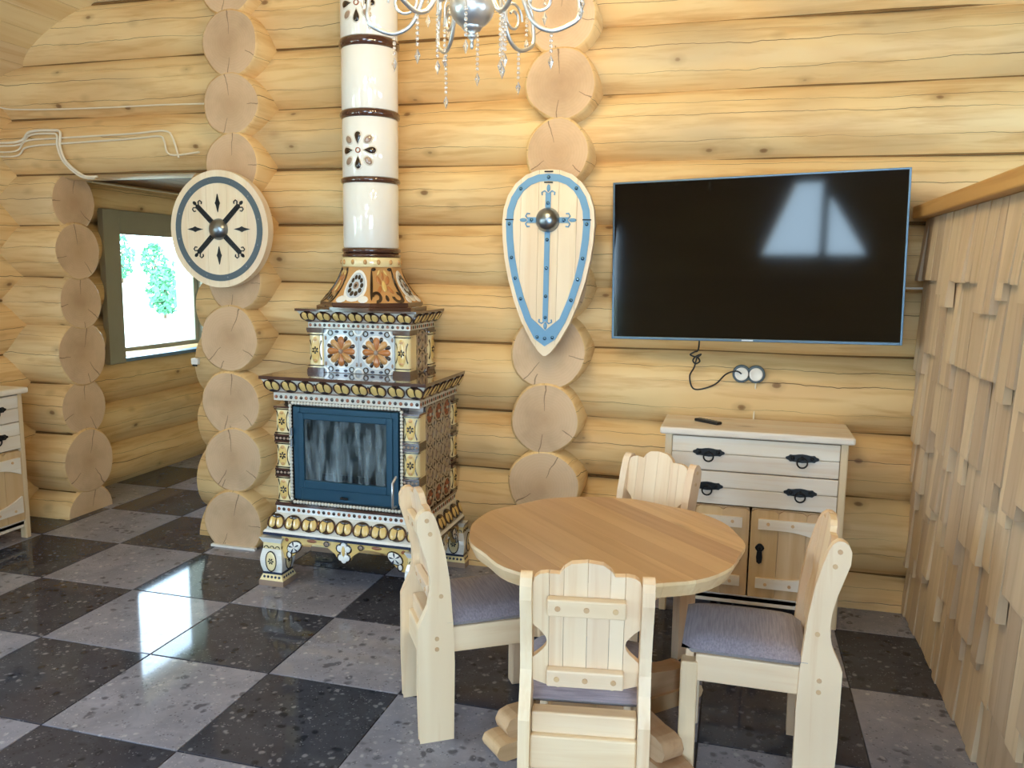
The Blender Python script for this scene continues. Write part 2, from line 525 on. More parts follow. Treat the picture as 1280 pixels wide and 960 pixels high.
M = dict(
    log=log_material('pine_log', 'edd09a', 'e1b87e', 'bf8a4a'),
    end=end_grain('log_end_grain', 'd8b894', 'bf9a74'),
    plankY=wood('ceiling_board', 'Y', 'ead3a4', 'd2ac6c', 0.25, 0.6, 0.1),
    pineX=wood('pale_pine_x', 'X', 'f6dfc0', 'e2bd92', 0.45, 0.5, 0.10, knot_scale=4.0),
    pineY=wood('pale_pine_y', 'Y', 'f6dfc0', 'e2bd92', 0.35, 0.5, 0.10, knot_scale=4.0),
    pineZ=wood('pale_pine_z', 'Z', 'f6dfc0', 'e2bd92', 0.40, 0.5, 0.10, knot_scale=4.0),
    tableX=wood('lacquered_table_pine', 'X', 'd6b38c', 'b48b66', 0.5, 0.38, 0.22, knot_scale=3.4),
    edge=wood('pale_table_edge', 'X', 'ecd2a8', 'd3ab78', 0.3, 0.5, 0.2, knot_scale=4.0),
    tableZ=wood('lacquered_pine_post', 'Z', 'dfbb90', 'bd9064', 0.4, 0.45, 0.12),
    dressX=wood('whitewashed_pine_x', 'X', 'f0e8dc', 'dbc2a2', 0.55, 0.5, 0.10, knot_scale=4.5),
    dressZ=wood('whitewashed_pine_z', 'Z', 'e6d2b2', 'cda878', 0.35, 0.5, 0.12, knot_scale=4.5),
    doorZ=wood('door_panel_pine', 'Z', 'd9b98e', 'bb8f5c', 0.4, 0.5, 0.14, knot_scale=4.5),
    shieldZ=wood('shield_board', 'Z', 'f4e3c8', 'e2c49a', 0.35, 0.5, 0.06, knot_scale=5),
    shingle=wood('split_shingle', 'Z', 'd6c0a4', 'b29a7c', 0.08, 0.7, 0.30),
    capY=wood('cap_board', 'Y', 'cfa667', 'a9793e', 0.3, 0.5, 0.05),
    rear=wood('rear_wall_board', 'X', 'd8b070', 'b5823c', 0.3, 0.6, 0.05),
    dim=wood('dark_board', 'Y', '7a5532', '50351c', 0.3, 0.6, 0.1),
    tile_l=stone('light_tile', '8f90a0', 'bcbcca', '484852'),
    tile_d=stone('dark_tile', '434550', '8e8f9a', '1c1c22'),
    seam_shade=plain('seam_shade_brown', '7a5a30', 0.9, vary=0.3),  # brown that stands in for shade in the log seams
    grout=plain('grout', '4e4b50', 0.8),
    fabric=fabric('seat_fabric', 'a8a2b2', '868090'),
    cream=plain('cream_glaze', 'f2e2b0', 0.14, coat=0.6),
    yellow=plain('yellow_glaze', 'e0c078', 0.14, coat=0.6),
    ochre=plain('ochre_glaze', 'c99a62', 0.16, coat=0.6),
    orange=plain('orange_glaze', 'bd7c48', 0.16, coat=0.6),
    rust=plain('rust_glaze', '9a5a3c', 0.16, coat=0.6),
    brown=plain('brown_glaze', '4b3028', 0.10, coat=0.8),
    umber=plain('dark_umber_glaze', '2b1d17', 0.12, coat=0.6),
    white=plain('white_glaze', 'eef0ee', 0.08, coat=0.8, vary=0.02),
    palew=plain('pale_ornament_glaze', 'd9d6cc', 0.14, coat=0.6),
    bluew=plain('blue_grey_glaze', 'c3ced8', 0.12, coat=0.6),
    navy=plain('navy_glaze', '22304a', 0.12, coat=0.6),
    lattice=plain('lattice_glaze', 'b9a284', 0.16, coat=0.5),
    taupe=plain('taupe_glaze', '9a8474', 0.16, coat=0.5),
    iron=plain('blue_black_iron', '17435a', 0.35, metal=0.3),
    soot=plain('sooty_interior', '15181a', 0.8),
    firebrick=plain('firebox_lining', '6f7f84', 0.7),
    black=plain('black_iron', '1b1d20', 0.42, metal=0.5),
    steel=plain('dull_steel', '8d949c', 0.28, metal=1.0),
    blue=plain('blue_grey_band', '55656f', 0.6),
    kiteblue=plain('light_blue_band', '6f9fc4', 0.55),
    stud=plain('steel_stud', '5b7f98', 0.25, metal=1.0),
    silver=plain('silver_metal', 'd5d8dc', 0.32, metal=0.85),
    bezel=plain('black_bezel', '0c0e11', 0.25),
    bezel_s=plain('silver_bezel', '62788a', 0.35, metal=0.8),
    wplastic=plain('white_plastic', 'eceae4', 0.35),
    bplastic=plain('black_plastic', '141416', 0.35),
    cable=plain('cable_sheath', 'e8dcc4', 0.5),
    frame=plain('window_frame_paint', '9a947e', 0.45),
    sill=plain('window_sill_paint', '5f7f96', 0.3),
    glass=glass('window_glass'),
    sooty=glass('stove_glass', (0.55, 0.66, 0.72)),
    leaf=plain('foliage', '47805a', 0.8, vary=0.4),
    bark=plain('bark', '5a4632', 0.9),
    grass=plain('lawn', 'cfd4bf', 0.9, vary=0.2),
)
def _screen():
    t = NT('tv_screen')
    t.base(lin('05070a'))
    t.set(Roughness=0.06)
    t.b.inputs['Specular IOR Level'].default_value = 0.42
    return t.mat
M['screen'] = _screen()
def _soot(m):
    t = m.node_tree
    out = [n for n in t.nodes if n.type == 'OUTPUT_MATERIAL'][0]
    src = out.inputs[0].links[0].from_socket
    tc = t.nodes.new('ShaderNodeTexCoord'); mp = t.nodes.new('ShaderNodeMapping'); mp.inputs['Scale'].default_value = (14, 1, 2.2)
    nz = t.nodes.new('ShaderNodeTexNoise'); nz.inputs['Scale'].default_value = 2.2; nz.inputs['Detail'].default_value = 5
    rp = t.nodes.new('ShaderNodeValToRGB'); rp.color_ramp.elements[0].position = 0.42; rp.color_ramp.elements[1].position = 0.75
    rp.color_ramp.elements[1].color = (.55, .55, .55, 1)
    df = t.nodes.new('ShaderNodeBsdfDiffuse'); df.inputs[0].default_value = (.34, .42, .46, 1)
    mx = t.nodes.new('ShaderNodeMixShader')
    for a_, b_ in ((tc.outputs['Object'], mp.inputs[0]), (mp.outputs[0], nz.inputs['Vector']), (nz.outputs[0], rp.inputs[0]), (rp.outputs[0], mx.inputs[0]), (src, mx.inputs[1]), (df.outputs[0], mx.inputs[2]), (mx.outputs[0], out.inputs[0])):
        t.links.new(a_, b_)
_soot(M['sooty'])
def _crystal():
    t = NT('crystal')
    t.base((0.95, 0.97, 1.0)); t.set(Roughness=0.02, IOR=1.52)
    t.b.inputs['Transmission Weight'].default_value = 0.85
    return t.mat
M['crystal'] = _crystal()

# ------------------------------------------------------------------ the setting: floor
S = 0.6
fl = MB().box(-3.2, RIGHT_X+0.3, REAR_Y-0.3, 6.2, -0.12, -0.010).build('floor', M['grout'])
tag(fl, kind='structure')
tile_me = []
for mt in (M['tile_l'], M['tile_d']):
    g = 0.0022
    b = 0.003
    mb = MB()
    x0, x1 = g, S-g
    v = [(x0, x0, -.012), (x1, x0, -.012), (x1, x1, -.012), (x0, x1, -.012), (x0, x0, -b*.5), (x1, x0, -b*.5), (x1, x1, -b*.5), (x0, x1, -b*.5),
         (x0+b, x0+b, 0), (x1-b, x0+b, 0), (x1-b, x1-b, 0), (x0+b, x1-b, 0)]
    f = [(0, 3, 2, 1)] + [(i, (i+1) % 4, 4+(i+1) % 4, 4+i) for i in range(4)] + [(4+i, 4+(i+1) % 4, 8+(i+1) % 4, 8+i) for i in range(4)] + [(8, 9, 10, 11)]
    mb.add(v, f)
    tile_me.append(mb.mesh('tile', mt))
for i in range(-5, 10):
    for j in range(-9, 10):
        link('tile', tile_me[(i+j) % 2], fl, (i*S, j*S, 0))

# ------------------------------------------------------------------ logs
def log_mesh(L, rad, seed, seg=30, step=0.22):
    rnd = random.Random(seed)
    ph = [rnd.uniform(0, 6.28) for _ in range(8)]
    nx = max(2, int(L/step))
    xs = [0.0]+[L*i/nx for i in range(nx+1)]+[L]
    mb = MB(); v = []
    for q, x in enumerate(xs):
        sh = 0.012 if q in (0, len(xs)-1) else 0.0
        xx = x if q not in (1, len(xs)-2) else (0.010 if q == 1 else L-0.010)
        for k in range(seg):
            a = 2*PI*k/seg
            r = rad+0.004*math.sin(2.1*xx+ph[0])+0.004*math.sin(2*a+ph[1]+0.6*xx)+0.003*math.sin(3*a+ph[2]-0.9*xx)+0.002*math.sin(5*a+ph[3]+1.7*xx)+0.0025*math.sin(5.3*xx+a+ph[4])
            oy = 0.004*math.sin(1.3*xx+ph[5]); oz = 0.004*math.sin(1.1*xx+ph[6])
            v.append((xx, (r-sh)*math.cos(a)+oy, (r-sh)*math.sin(a)+oz))
    n = seg
    fs = [(i*n+k, i*n+(k+1) % n, (i+1)*n+(k+1) % n, (i+1)*n+k) for i in range(len(xs)-1) for k in range(n)]
    mb.add(v, fs, 0, True)
    mb.add(v[:n], [list(range(n))], 1)
    mb.add(v[-n:], [list(range(n))], 1)
    return mb.mesh('log', [M['log'], M['end']])

_seed = [100]
def log_x(parent, x0, x1, y, z, rad):
    _seed[0] += 1
    return link('log', log_mesh(x1-x0, rad, _seed[0]), parent, (x0, y, z))
def log_y(parent, y0, y1, x, z, rad):
    _seed[0] += 1
    return link('log', log_mesh(y1-y0, rad, _seed[0]), parent, (x, y0, z), (0, 0, PI/2))

SEAMS = [-0.20, 0.17, 0.57, 0.92, 1.31, 1.64, 1.98, 2.31, 2.66, 3.00, 3.35, 3.70, 4.05, 4.40, 4.75, 5.10]
WALL_Y = 2.30
DOOR_L, DOOR_R = -1.86, -0.83
CEIL = lambda x: 2.91+0.61*(x+2.33)
RIDGE_X = 1.6
def seam_depth(za, ra, zb, rb):
    d = zb-za
    t = (d*d+ra*ra-rb*rb)/(2*d)
    return math.sqrt(max(0, ra*ra-t*t)), za+t
def seam_shade_tube(parent, axis, a0, a1, at, sides, lo, hi):
    """dark tube standing in for the shade in the seam between two courses; lo, hi = (z, radius)"""
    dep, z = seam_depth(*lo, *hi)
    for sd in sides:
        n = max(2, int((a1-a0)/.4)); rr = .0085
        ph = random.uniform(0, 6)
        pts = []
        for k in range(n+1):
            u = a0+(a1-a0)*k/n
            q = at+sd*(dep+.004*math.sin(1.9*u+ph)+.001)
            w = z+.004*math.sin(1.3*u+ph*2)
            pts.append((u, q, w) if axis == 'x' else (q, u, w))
        MB().tube(pts, rr, 6).build('seam_shade_line', M['seam_shade'], parent)  # dark line drawn where the narrow gap would be in shade
wall_back = empty('wall_back', (0, 0, 0), kind='structure')
_prev = None
for a, b in zip(SEAMS[:-1], SEAMS[1:]):
    h = (b-a)/2; z = (a+b)/2; rad = h*1.0+0.026
    if _prev:
        if a <= 2.0:
            seam_shade_tube(wall_back, 'x', -2.45, DOOR_L-.03, WALL_Y, (-1,), _prev, (z, rad)); seam_shade_tube(wall_back, 'x', DOOR_R+.03, 5.5, WALL_Y, (-1,), _prev, (z, rad))
        else:
            seam_shade_tube(wall_back, 'x', max(-2.45, -2.33+(a-2.91)/0.61), 5.5 if a < 3 else 4.5, WALL_Y, (-1,), _prev, (z, rad))
    _prev = (z, rad)
    xl = max(-2.55, -2.33+(a-2.91)/0.61-0.35)
    xr = min(RIGHT_X+0.15, RIDGE_X*2-xl+0.2)
    if b <= 2.32:
        log_x(wall_back, -2.55, DOOR_L+random.uniform(-.012, .012), WALL_Y, z, rad)
        log_x(wall_back, DOOR_R+random.uniform(-.015, .015), xr, WALL_Y, z, rad)
    else:
        log_x(wall_back, xl, xr, WALL_Y, z, rad)
# corridor partition whose log ends come through the wall (between the doorway and the stove)
wall_corr = empty('wall_corridor', (0, 0, 0), kind='structure')
for k, z in enumerate([0.17, 0.57, 0.92, 1.31, 1.64, 1.98, 2.32, 2.66, 3.00, 3.34]):
    low = z < 1.5
    rad = 0.205 if low else 0.185
    xc = -0.475 if low else -0.435
    xc += random.uniform(-.008, .008)
    y0 = 1.945+0.006*k+random.uniform(0, .004)
    log_y(wall_corr, y0, 5.6 if z < 2.4 else 2.7, xc, z-(0.015 if low else 0), rad)
MB().box(-0.63, -0.32, 1.925, 1.950, 0.0, 0.014).build('base_strip', M['wplastic'], wall_corr)
# cross wall whose log ends come through between stove and television
wall_cross = empty('wall_cross', (0, 0, 0), kind='structure')
for k, (z, xc, rad) in enumerate([(0.17, 1.475, .205), (0.56, 1.48, .20), (0.925, 1.485, .198), (1.30, 1.50, .212), (1.64, 1.505, .195), (1.98, 1.51, .19), (2.34, 1.515, .175), (2.68, 1.525, .192), (3.01, 1.515, .19), (3.36, 1.51, .19)]):
    log_y(wall_cross, 1.925+0.006*k+random.uniform(0, .004), 2.75, xc, z, rad)

# left wall (main room), openings for two windows behind the camera's view
LSEAMS = [-0.02, 0.37, 0.745, 1.115, 1.475, 1.81, 2.145, 2.485, 2.83, 3.17]
wall_left = empty('wall_left', (0, 0, 0), kind='structure')
_prev = None
for a, b in zip(LSEAMS[:-1], LSEAMS[1:]):
    h = (b-a)/2; z = (a+b)/2; rad = h+0.026
    if _prev: seam_shade_tube(wall_left, 'y', -0.4, 2.3, LEFT_X, (1,), _prev, (z, rad))
    _prev = (z, rad)
    if a >= LEFT_WIN_Z[0]-1e-6 and b <= LEFT_WIN_Z[1]+1e-6:
        ys = [REAR_Y-.1, LEFT_WIN[0][0], LEFT_WIN[0][1], LEFT_WIN[1][0], LEFT_WIN[1][1], 2.55]
        for q in (0, 2, 4): log_y(wall_left, ys[q], ys[q+1], LEFT_X, z, rad)
    else:
        log_y(wall_left, REAR_Y-.1, 2.55, LEFT_X, z, rad)
# corridor outer wall with its window
wall_outer = empty('wall_outer', (0, 0, 0), kind='structure')
cy0, cy1, cz0, cz1 = CORR_WIN
CS = [-0.05, 0.31, 0.65, 0.99, 1.345, 1.70, 2.05, 2.40, 2.75]
for a, b in zip(CS[:-1], CS[1:]):
    h = (b-a)/2; z = (a+b)/2; rad = h+0.022
    if a >= cz0-1e-6 and b <= cz1+1e-6:
        log_y(wall_outer, 2.56, cy0-0.02, LEFT_X, z, rad)
        log_y(wall_outer, cy1+0.02, 5.8, LEFT_X, z, rad)
    else:
        log_y(wall_outer, 2.56, 5.8, LEFT_X, z, rad)
tag(MB().box(-2.7, 0.0, 5.55, 5.8, -0.05, 2.8).build('wall_end', M['rear']), kind='structure')
cc = empty('ceiling_corridor', (0, 0, 0), kind='structure')
for k in range(12):
    MB().box(-2.6+k*0.19, -2.6+k*0.19+0.186, 2.40, 5.7, 2.36, 2.40).build('ceiling_board', M['dim'], cc)

def window(n, axis, at, a0, a1, z0, z1, depth, mull=1, out=1):
    """framed window filling an opening; axis 'y': pane in the plane x = at, 'x': pane in the plane y = at"""
    w = empty('window_%d' % n, (0, 0, 0), kind='structure')
    def bar(p0, p1, q0, q1, d0, d1, name, mt, bev=0.004):
        mb = MB()
        if axis == 'y': mb.box(d0, d1, p0, p1, q0, q1)
        else: mb.box(p0, p1, d0, d1, q0, q1)
        return mb.build(name, mt, w, bevel=bev)
    t = 0.055
    d0, d1 = at-depth, at+depth
    # lining of the opening
    e0, e1 = at-0.20, at+0.215
    for (p0, p1, q0, q1) in ((a0-.03, a0, z0, z1), (a1, a1+.03, z0, z1), (a0-.03, a1+.03, z1, z1+.03)):
        bar(p0, p1, q0, q1, e0, e1, 'lining', M['frame'])
    bar(a0-.03, a1+.03, z0-.03, z0, e0, e1+(0.03 if out > 0 else 0), 'sill', M['sill'])
    fr = MB()
    for (p0, p1, q0, q1) in ((a0, a0+t, z0, z1), (a1-t, a1, z0, z1), (a0+t, a1-t, z0, z0+t), (a0+t, a1-t, z1-t, z1)):
        bar(p0, p1, q0, q1, d0, d1, 'frame_bar', M['frame'])
    ws = (a1-a0-2*t)
    for k in range(mull):
        c = a0+t+ws*(k+1)/(mull+1)
        bar(c-.025, c+.025, z0+t, z1-t, d0, d1, 'mullion', M['frame'])
    for k in range(mull+1):
        p0 = a0+t+ws*k/(mull+1); p1 = a0+t+ws*(k+1)/(mull+1)
        bar(p0, p1, z0+t, z1-t, at-.004, at+.004, 'pane', M['glass'], 0)
    return w
w1 = window(1, 'y', LEFT_X-0.06, cy0, cy1, cz0, cz1, 0.035, mull=0)
for (p0, p1, q0, q1) in ((cy0-.17, cy0, cz0-.03, cz1+.10), (cy1, cy1+.17, cz0-.03, cz1+.10), (cy0, cy1, cz1-.085, cz1+.10)):
    MB().box(LEFT_X+.17, LEFT_X+.222, p0, p1, q0, q1).build('casing', M['frame'], w1, bevel=.004)
for k, (y0, y1) in enumerate(LEFT_WIN):
    window(2+k, 'y', LEFT_X-0.06, y0, y1, LEFT_WIN_Z[0], LEFT_WIN_Z[1], 0.035)
for k, (y0, y1) in enumerate(RIGHT_WIN):
    window(4+k, 'y', RIGHT_X+0.09, y0, y1, FILL_WIN_RIGHT_Z[0], FILL_WIN_RIGHT_Z[1], 0.035, out=-1)  # frames and panes of the added fill windows

# right and rear walls, out of the frame
def wall_with_holes(name, axis, d0, d1, a0, a1, z0, z1, holes, mt):
    mb = MB()
    def bx(p0, p1, q0, q1):
        if p1-p0 < 1e-4 or q1-q0 < 1e-4: return
        if axis == 'y': mb.box(d0, d1, p0, p1, q0, q1)
        else: mb.box(p0, p1, d0, d1, q0, q1)
    rows = sorted({z0, z1} | {h[2] for h in holes} | {h[3] for h in holes})
    for q0, q1 in zip(rows[:-1], rows[1:]):
        hs = sorted([h for h in holes if h[2] <= q0+1e-6 and h[3] >= q1-1e-6])
        p = a0
        for h in hs:
            bx(p, h[0], q0, q1); p = h[1]
        bx(p, a1, q0, q1)
    return tag(mb.build(name, mt), kind='structure')
wall_with_holes('wall_right', 'y', RIGHT_X, RIGHT_X+0.2, REAR_Y-.2, 2.5, -0.05, 3.4, [(y0, y1, *FILL_WIN_RIGHT_Z) for y0, y1 in RIGHT_WIN], M['rear'])
rear = wall_with_holes('wall_rear', 'x', REAR_Y-0.2, REAR_Y, -2.7, RIGHT_X+.2, -0.05, 5.6, [GABLE_A, FILL_GABLE, FILL_REAR_RIGHT, FILL_REAR_LEFT], M['rear'])
def gable(n, g, slope_top, mull):
    """gable window: the opening's upper corners are boarded off along the roof slope"""
    x0, x1, z0, z1 = g
    w = empty('window_%d' % n, (0, 0, 0), kind='structure')
    tl, tr = slope_top
    MB().prism([(x0, z0), (tl, z1), (x0, z1)], 'xz', REAR_Y-.15, REAR_Y-.02).build('corner_board', M['rear'], w)
    MB().prism([(x1, z0), (x1, z1), (tr, z1)], 'xz', REAR_Y-.15, REAR_Y-.02).build('corner_board', M['rear'], w)
    MB().box(x0, x1, REAR_Y-.13, REAR_Y-.03, z0-.03, z0+.03).build('frame_bar', M['frame'], w)
    MB().box(tl-.05, tr+.05, REAR_Y-.13, REAR_Y-.03, z1-.04, z1+.02).build('frame_bar', M['frame'], w)
    for m in mull:
        MB().box(m-.045, m+.045, REAR_Y-.13, REAR_Y-.03, z0, z1).build('mullion', M['frame'], w)
    MB().box(x0, x1, REAR_Y-.085, REAR_Y-.077, z0, z1).build('pane', M['glass'], w)
gable(6, GABLE_A, (1.12, 1.42), [1.50])
gable(7, FILL_GABLE, (1.2, 2.0), [1.2, 2.0])  # the added high glazing

window(8, 'x', REAR_Y-0.10, *FILL_REAR_RIGHT, 0.035, out=-1)  # glazing of the opening added for frontal light
window(9, 'x', REAR_Y-0.10, *FILL_REAR_LEFT, 0.035, mull=0, out=-1)  # likewise added for frontal light

# ceiling: sloped boards
def slope(name, sgn):
    c = empty(name, (0, 0, 0), kind='structure')
    L = math.hypot(1, 0.61)
    n = 34
    w = 0.145
    me = MB().box(0, w-0.003, REAR_Y-.2, 2.7, 0, 0.03).mesh('ceiling_board', M['plankY'])
    ang = math.atan(0.61)
    for k in range(n):
        d = -0.30+k*w
        x = -2.33+d*math.cos(ang); z = 2.86+d*math.sin(ang)
        if x > RIDGE_X+0.02: break
        if sgn > 0: link('ceiling_board', me, c, (x, 0, z), (0, -ang, 0))
        else: link('ceiling_board', me, c, (2*RIDGE_X-x, -2.9, z), (0, ang, PI))
    return c
cl = slope('ceiling_left', 1)
cr = slope('ceiling_right', -1)
tag(MB().prism([(-2.9, 2.63), (RIDGE_X, 5.40), (RIGHT_X+.5, 2.65), (RIGHT_X+.5, 2.95), (RIDGE_X, 5.7), (-2.9, 2.93)], 'xz', REAR_Y-.3, 2.9).build('roof_deck', M['dim']), kind='structure')

# outside the corridor window
tag(MB().box(-160, -2.75, -60, 160, -0.6, -0.55).build('ground', M['grass']), kind='structure')
def tree(name, loc, h, rad, n, label, group=None):
    t = empty(name, loc, label=label, cat='tree', group=group)
    rnd = random.Random(int(loc[0]*100))
    MB().tube([(0, 0, 0), (0.03, 0, h*.3), (0, .04, h*.7)], [rad*.09, rad*.07, rad*.03], 8).build('trunk', M['bark'], t)
    mb = MB()
    for k in range(n):
        a = rnd.uniform(0, 6.28); zz = rnd.uniform(0.12, 1.0)
        rr = rad*math.sin(PI*min(1, max(.02, zz*.95)))**.7*math.sqrt(rnd.random())
        c = Vector((rr*math.cos(a), rr*math.sin(a), h*zz)); sz = rad*rnd.uniform(.16, .28)
        u = Vector((rnd.gauss(0, 1), rnd.gauss(0, 1), rnd.gauss(0, 1))).normalized(); w = u.orthogonal().normalized()
        mb.add([c-u*sz, c+w*sz*.5, c+u*sz, c-w*sz*.5], [(0, 1, 2, 3)])
    mb.build('foliage', M['leaf'], t)
tree('garden_tree', (-21.6, 28.1, -0.55), 2.2, 0.75, 500, 'small leafy green tree on the lawn beyond the corridor window')
for k in range(8):
    tree('distant_tree', (-78.5+2.9*k+1.2*(k % 2), 86.0+2.5*k-1.5*(k % 2), -0.55), 4.2+0.9*((k*5) % 3), 1.7, 300, 'distant tree in the row seen through the corridor window', 'distant trees')

# ------------------------------------------------------------------ shingled partition
PT = R(2.0)
part = empty('shingle_partition', (3.370, 0, 0), label='low partition wall clad in staggered split wooden shingles', cat='partition', rot=(0, -PT, 0))
MB().box(0.03, 0.16, -1.6, 2.14, 0.0, 2.0).build('core', M['rear'], part)
MB().box(-0.035, 0.20, -1.6, 2.13, 2.0, 2.062).build('cap_board', M['capY'], part, bevel=0.006)
rnd = random.Random(21)
rows = 6
pitch = 2.0/rows
y = 2.12
shc = {}
while y > -1.0:
    w = rnd.choice([0.065, 0.08, 0.095, 0.11, 0.125])
    for r in range(rows):
        jit = rnd.choice([-0.06, -0.05, 0.0, 0.055, 0.06])
        zb = max(0.002, r*pitch+jit-0.02) if r else 0.002
        zt = min(1.998, (r+1)*pitch+0.13)
        th = rnd.choice([0.016, 0.020, 0.026, 0.032])
        key = (w, round(zt-zb, 2), th)
        if key not in shc:
            L = zt-zb
            mb = MB()
            # tapered shingle: thick butt below, thin head above, face towards -x
            prof = [(0.0, 0.0), (-th, 0.0), (-th*1.04, 0.01), (-0.003, L), (0.0, L)]
            mb.prism(prof, 'xz', -w+0.003, 0.0)
            shc[key] = mb.mesh('shingle', M['shingle'])
        tilt = 0.040
        link('shingle', shc[key], part, (-0.012-rnd.uniform(0, .006)+0.03, y, zb), (0, tilt, rnd.uniform(-.02, .02)))
    y -= w

# ------------------------------------------------------------------ stove
SX, SY = 0.505, 1.82           # centre
stove = empty('tiled_stove', (SX, SY, 0), label='tall cream and brown ornamented tile stove with white flue pipe', cat='stove')
HW, HD = 0.475, 0.345          # half width, half depth of the cornice
def frustum(mb, w0, d0, z0, w1, d1, z1, m=0, dy0=0, dy1=0):
    v = [(-w0, -d0+dy0, z0), (w0, -d0+dy0, z0), (w0, d0+dy0, z0), (-w0, d0+dy0, z0), (-w1, -d1+dy1, z1), (w1, -d1+dy1, z1), (w1, d1+dy1, z1), (-w1, d1+dy1, z1)]
    mb.add(v, [(0, 3, 2, 1), (4, 5, 6, 7)]+[(i, (i+1) % 4, 4+(i+1) % 4, 4+i) for i in range(4)], m)
    return mb
def band_marks(name, z, w, d, hz, step, y_off=0.0, mats=None):
    """painted lozenge row along the front and both sides of a moulding"""
    mb = MB()
    for face in range(3):
        ln = w if face == 0 else d
        n = int(2*ln/step)
        for k in range(n):
            u = -ln+(k+.5)*2*ln/n
            tmp = MB()
            tmp.ell(u, z, step*0.33, hz, 0, 0.003, 0, k % 2, 8)
            for i, p in enumerate(tmp.v):
                if face == 0: tmp.v[i] = (p[0], -d+p[1]+y_off, p[2])
                elif face == 1: tmp.v[i] = (w-p[1], p[0]+y_off, p[2])
                else: tmp.v[i] = (-w+p[1], -p[0]+y_off, p[2])
            b = len(mb.v); mb.v += tmp.v
            mb.f += [[b+i for i in f] for f in tmp.f]; mb.m += tmp.m; mb.s += tmp.s
    o = mb.build(name, mats or [M['rust'], M['umber']], stove)
    return o

# egg ornament, shared by all cornices (lies in xz, facing -y)
eg = MB()
eg.ring(0, 0, 0.0, 0.044, 0, 0.006, 0, 20, sz=0.88)
for s_ in (-1, 1):
    eg.ell(s_*0.0185, 0.001, 0.0190, 0.031, -0.005, 0.008, s_*-0.12, 1, 16)
    eg.ring(s_*0.019, 0.004, 0.021, 0.026, -0.006, 0.005, 2, 12, (-PI*.45 if s_ > 0 else PI*.55), (PI*.75 if s_ > 0 else PI*1.45), sz=1.2)
eg.ell(0, -0.026, 0.026, 0.010, -0.009, 0.005, 0, 0, 14)
eg.drop(0, 0.036, 0.050, 0.0045, -PI/2, -0.010, 0.004, 0)
egg_me = eg.mesh('egg_ornament', [M['umber'], M['yellow'], M['brown']])
dt = MB()
dt.ell(0, 0, 0.008, 0.026, 0, 0.007, 0, 0, 10); dt.ell(0, 0, 0.004, 0.017, -0.006, 0.004, 0, 1, 10)
dart_me = dt.mesh('dart_ornament', [M['umber'], M['ochre']])
def eggs(zc, w, d, tilt, nf, ns, sc=1.0, yc=0.0, flip=False):
    for face, ln, dd, n in ((0, w, d, nf), (1, d, w, ns), (3, d, w, ns)):
        for k in range(n):
            l2 = ln+.012
            u = -l2+(k+.5)*2*l2/n
            rz = {0: 0, 1: PI/2, 3: -PI/2}[face]
            p = {0: (u, -dd+yc), 1: (dd, u+yc), 3: (-dd, u+yc)}[face]
            for me, du in ((egg_me, 0.0),) + (((dart_me, ln/n),) if (k % 3 == 2 and k < n-1 and face == 0) else ()):
                q = (p[0]+(du if face == 0 else 0), p[1], zc)
                o = link(me.name, me, stove, q, (tilt, 0, rz))
                o.scale = (sc*(1 if not du else 1), 1, sc*(-1 if flip else 1))

# feet
ft = MB()
ft.box(-.075, .075, -.075, .075, 0, 0.030, 0)
frustum(ft, .072, .072, .030, .058, .058, .062, 1)
ft.box(-.058, .058, -.058, .058, .062, .074, 4)
n = 12
prof = [(.074+.130*i/n, .056+.012*math.sin(PI*i/n)) for i in range(n+1)]
for (za, a), (zb, b) in zip(prof[:-1], prof[1:]): frustum(ft, a, a, za, b, b, zb, 2)
ft.box(-.054, .054, -.054, .054, .204, .240, 1)
frustum(ft, .056, .056, .240, .070, .070, .270, 2)
for rz in (0, 1, 2, 3):
    t2 = MB()
    t2.ell(0, .139, .030, .055, -.0675, .004, 0, 1, 16)
    t2.ring(0, .139, .030, .034, -.0675, .004, 3, 20, sz=1.75)
    for k in range(6): t2.drop(0, .139, .019, .007, k*PI/3, -.071, .003, 3, 10)
    for k in range(5): t2.ell(-.045+k*.0225, .048, .008, .008, -.064, .004, 0, 4, 8)
    for k in range(3):
        t2.ring(-.034+k*.034, .208, .011, .015, -.054, .004, 3, 10, 0, PI)
    ca, sa = [(1, 0), (0, 1), (-1, 0), (0, -1)][rz]
    b = len(ft.v)
    ft.v += [(x*ca-yy*sa, x*sa+yy*ca, z) for x, yy, z in t2.v]
    ft.f += [[b+i for i in f] for f in t2.f]; ft.m += t2.m; ft.s += t2.s
foot_me = ft.mesh('foot', [M['taupe'], M['cream'], M['white'], M['umber'], M['navy']])
for fx in (-1, 1):
    for fy in (-1, 1):
        link('foot', foot_me, stove, (fx*0.425, fy*0.285, 0), bevel=0.002)

